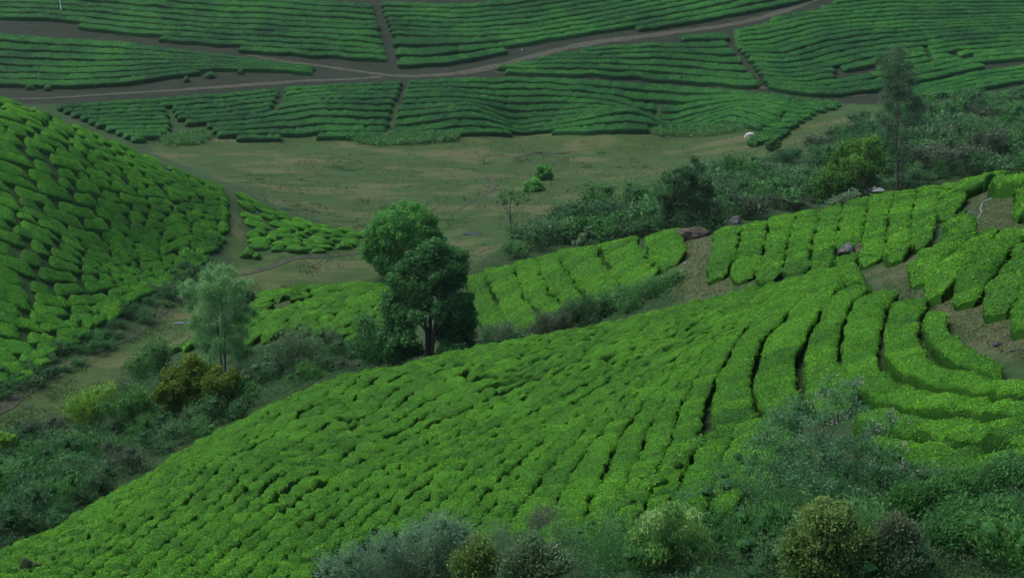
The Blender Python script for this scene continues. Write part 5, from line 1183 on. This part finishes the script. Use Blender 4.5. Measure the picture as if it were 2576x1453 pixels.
def cow():
    x, y, z = [float(q[0]) for q in unproj(1888, 349, 0, 200)]
    k = 1.0
    # joints: (x forward, y side, z up, radius); the animal grazes with its head low
    J = [(0, 0, .98, .30), (.42, 0, 1.0, .29), (.75, 0, 1.0, .25), (1.0, 0, .90, .17), (1.22, 0, .62, .12), (1.36, 0, .36, .11), (1.46, 0, .18, .07),
         (-.42, 0, 1.0, .29), (-.72, 0, 1.02, .22), (-.86, 0, .85, .04), (-.90, 0, .5, .03)]
    E = [(0, 1), (1, 2), (2, 3), (3, 4), (4, 5), (5, 6), (0, 7), (7, 8), (8, 9), (9, 10)]
    for s in (-1, 1):
        n = len(J); J += [(.66, .17 * s, .66, .11), (.64, .17 * s, .36, .07), (.66, .17 * s, .04, .055)]; E += [(2, n), (n, n + 1), (n + 1, n + 2)]
        n = len(J); J += [(-.60, .17 * s, .70, .14), (-.74, .17 * s, .42, .075), (-.68, .17 * s, .04, .055)]; E += [(8, n), (n, n + 1), (n + 1, n + 2)]
        n = len(J); J += [(1.20, .20 * s, .66, .035)]; E += [(4, n)]
    bm = bmesh.new(); lay = bm.verts.layers.skin.verify()
    vs_ = []
    for i, (a, b, c, r) in enumerate(J):
        q = bm.verts.new((a, b, c)); q[lay].radius = (r, r); q[lay].use_root = i == 0; vs_.append(q)
    for a, b in E: bm.edges.new((vs_[a], vs_[b]))
    me = bpy.data.meshes.new('cow'); bm.to_mesh(me); bm.free()
    o = bpy.data.objects.new('cow', me); COL.objects.link(o)
    o.modifiers.new('skin', 'SKIN'); sd = o.modifiers.new('smooth', 'SUBSURF'); sd.levels = sd.render_levels = 2
    me.materials.append(rough_mat('cow_hide', [(0, (.36, .36, .30)), (1, (.50, .50, .44))], scale=3, rough=.8))
    o.location = (x, y, z); o.rotation_euler = (0, 0, math.radians(200)); o.scale = (.85, .85, .85)
    return tag(o, 'white cow grazing on the meadow beside the small tea tongue', 'cow')
cow()
HAZE = 0.00005
# ------------------------------------------------------------------ light, air, camera
world = bpy.data.worlds.new('World'); scene.world = world; world.use_nodes = True
wn = world.node_tree; bg = wn.nodes['Background']
sky = wn.nodes.new('ShaderNodeTexSky'); sky.sky_type = 'NISHITA'; sky.sun_disc = False
SUN_EL, SUN_AZ = math.radians(60), math.radians(-100)      # azimuth from +Y towards +X
sky.sun_elevation = SUN_EL; sky.sun_rotation = SUN_AZ
sky.air_density = .8; sky.dust_density = 5.0; sky.ozone_density = .4; sky.altitude = 1400
wn.links.new(sky.outputs[0], bg.inputs[0]); bg.inputs[1].default_value = 0.14
ld = bpy.data.lights.new('sun', 'SUN'); ld.energy = 1.7; ld.angle = math.radians(40); ld.color = (1, .95, .86)
lo = bpy.data.objects.new('sun', ld); COL.objects.link(lo)
dirv = Vector((math.sin(SUN_AZ) * math.cos(SUN_EL), math.cos(SUN_AZ) * math.cos(SUN_EL), math.sin(SUN_EL)))
lo.rotation_euler = (-dirv).to_track_quat('-Z', 'Y').to_euler(); lo.location = dirv * 300
# the air of the valley
hb = MB(); xs, ys, zs = (-515, 515), (-118, 915), (float(GZ.min()) - 1.5, float(max(GZ.max(), CAM_H)) + 6)
hv = np.array([(x, y, z) for x in xs for y in ys for z in zs], float)
hb.add(hv, [(0, 1, 3, 2), (4, 6, 7, 5), (0, 4, 5, 1), (2, 3, 7, 6), (0, 2, 6, 4), (1, 5, 7, 3)])
hm = bpy.data.materials.new('haze'); hm.use_nodes = True; hn = hm.node_tree; hn.nodes.clear()
ho = hn.nodes.new('ShaderNodeOutputMaterial'); hp = hn.nodes.new('ShaderNodeVolumePrincipled')
hp.inputs['Density'].default_value = HAZE; hp.inputs['Color'].default_value = (.80, .92, .95, 1); hp.inputs['Anisotropy'].default_value = .2
hn.links.new(hp.outputs[0], ho.inputs['Volume'])
tag(hb.build('haze', hm), 'thin pale haze filling the whole valley', 'haze', kind='stuff')
cd = bpy.data.cameras.new('camera'); cam = bpy.data.objects.new('camera', cd); COL.objects.link(cam)
cd.sensor_width = 36; cd.lens = 18 / math.tan(math.radians(20)); cd.clip_end = 3000; cd.clip_start = .5
cam.location = (0, 0, CAM_H); cam.rotation_euler = (math.pi / 2 - PITCH, 0, 0)
scene.camera = cam
vs = scene.view_settings; vs.view_transform = 'Standard'; vs.look = 'None'; vs.gamma = 1.0; vs.exposure = EXPOSURE
scene.cycles.max_bounces = 6; scene.cycles.diffuse_bounces = 3; scene.cycles.glossy_bounces = 2; scene.cycles.transmission_bounces = 4; scene.cycles.volume_bounces = 1
scene.cycles.use_denoising = True; scene.cycles.denoising_prefilter = 'ACCURATE'; scene.cycles.denoising_input_passes = 'RGB_ALBEDO_NORMAL'
scene.cycles.sample_clamp_direct = 0.8; scene.cycles.sample_clamp_indirect = 0.5
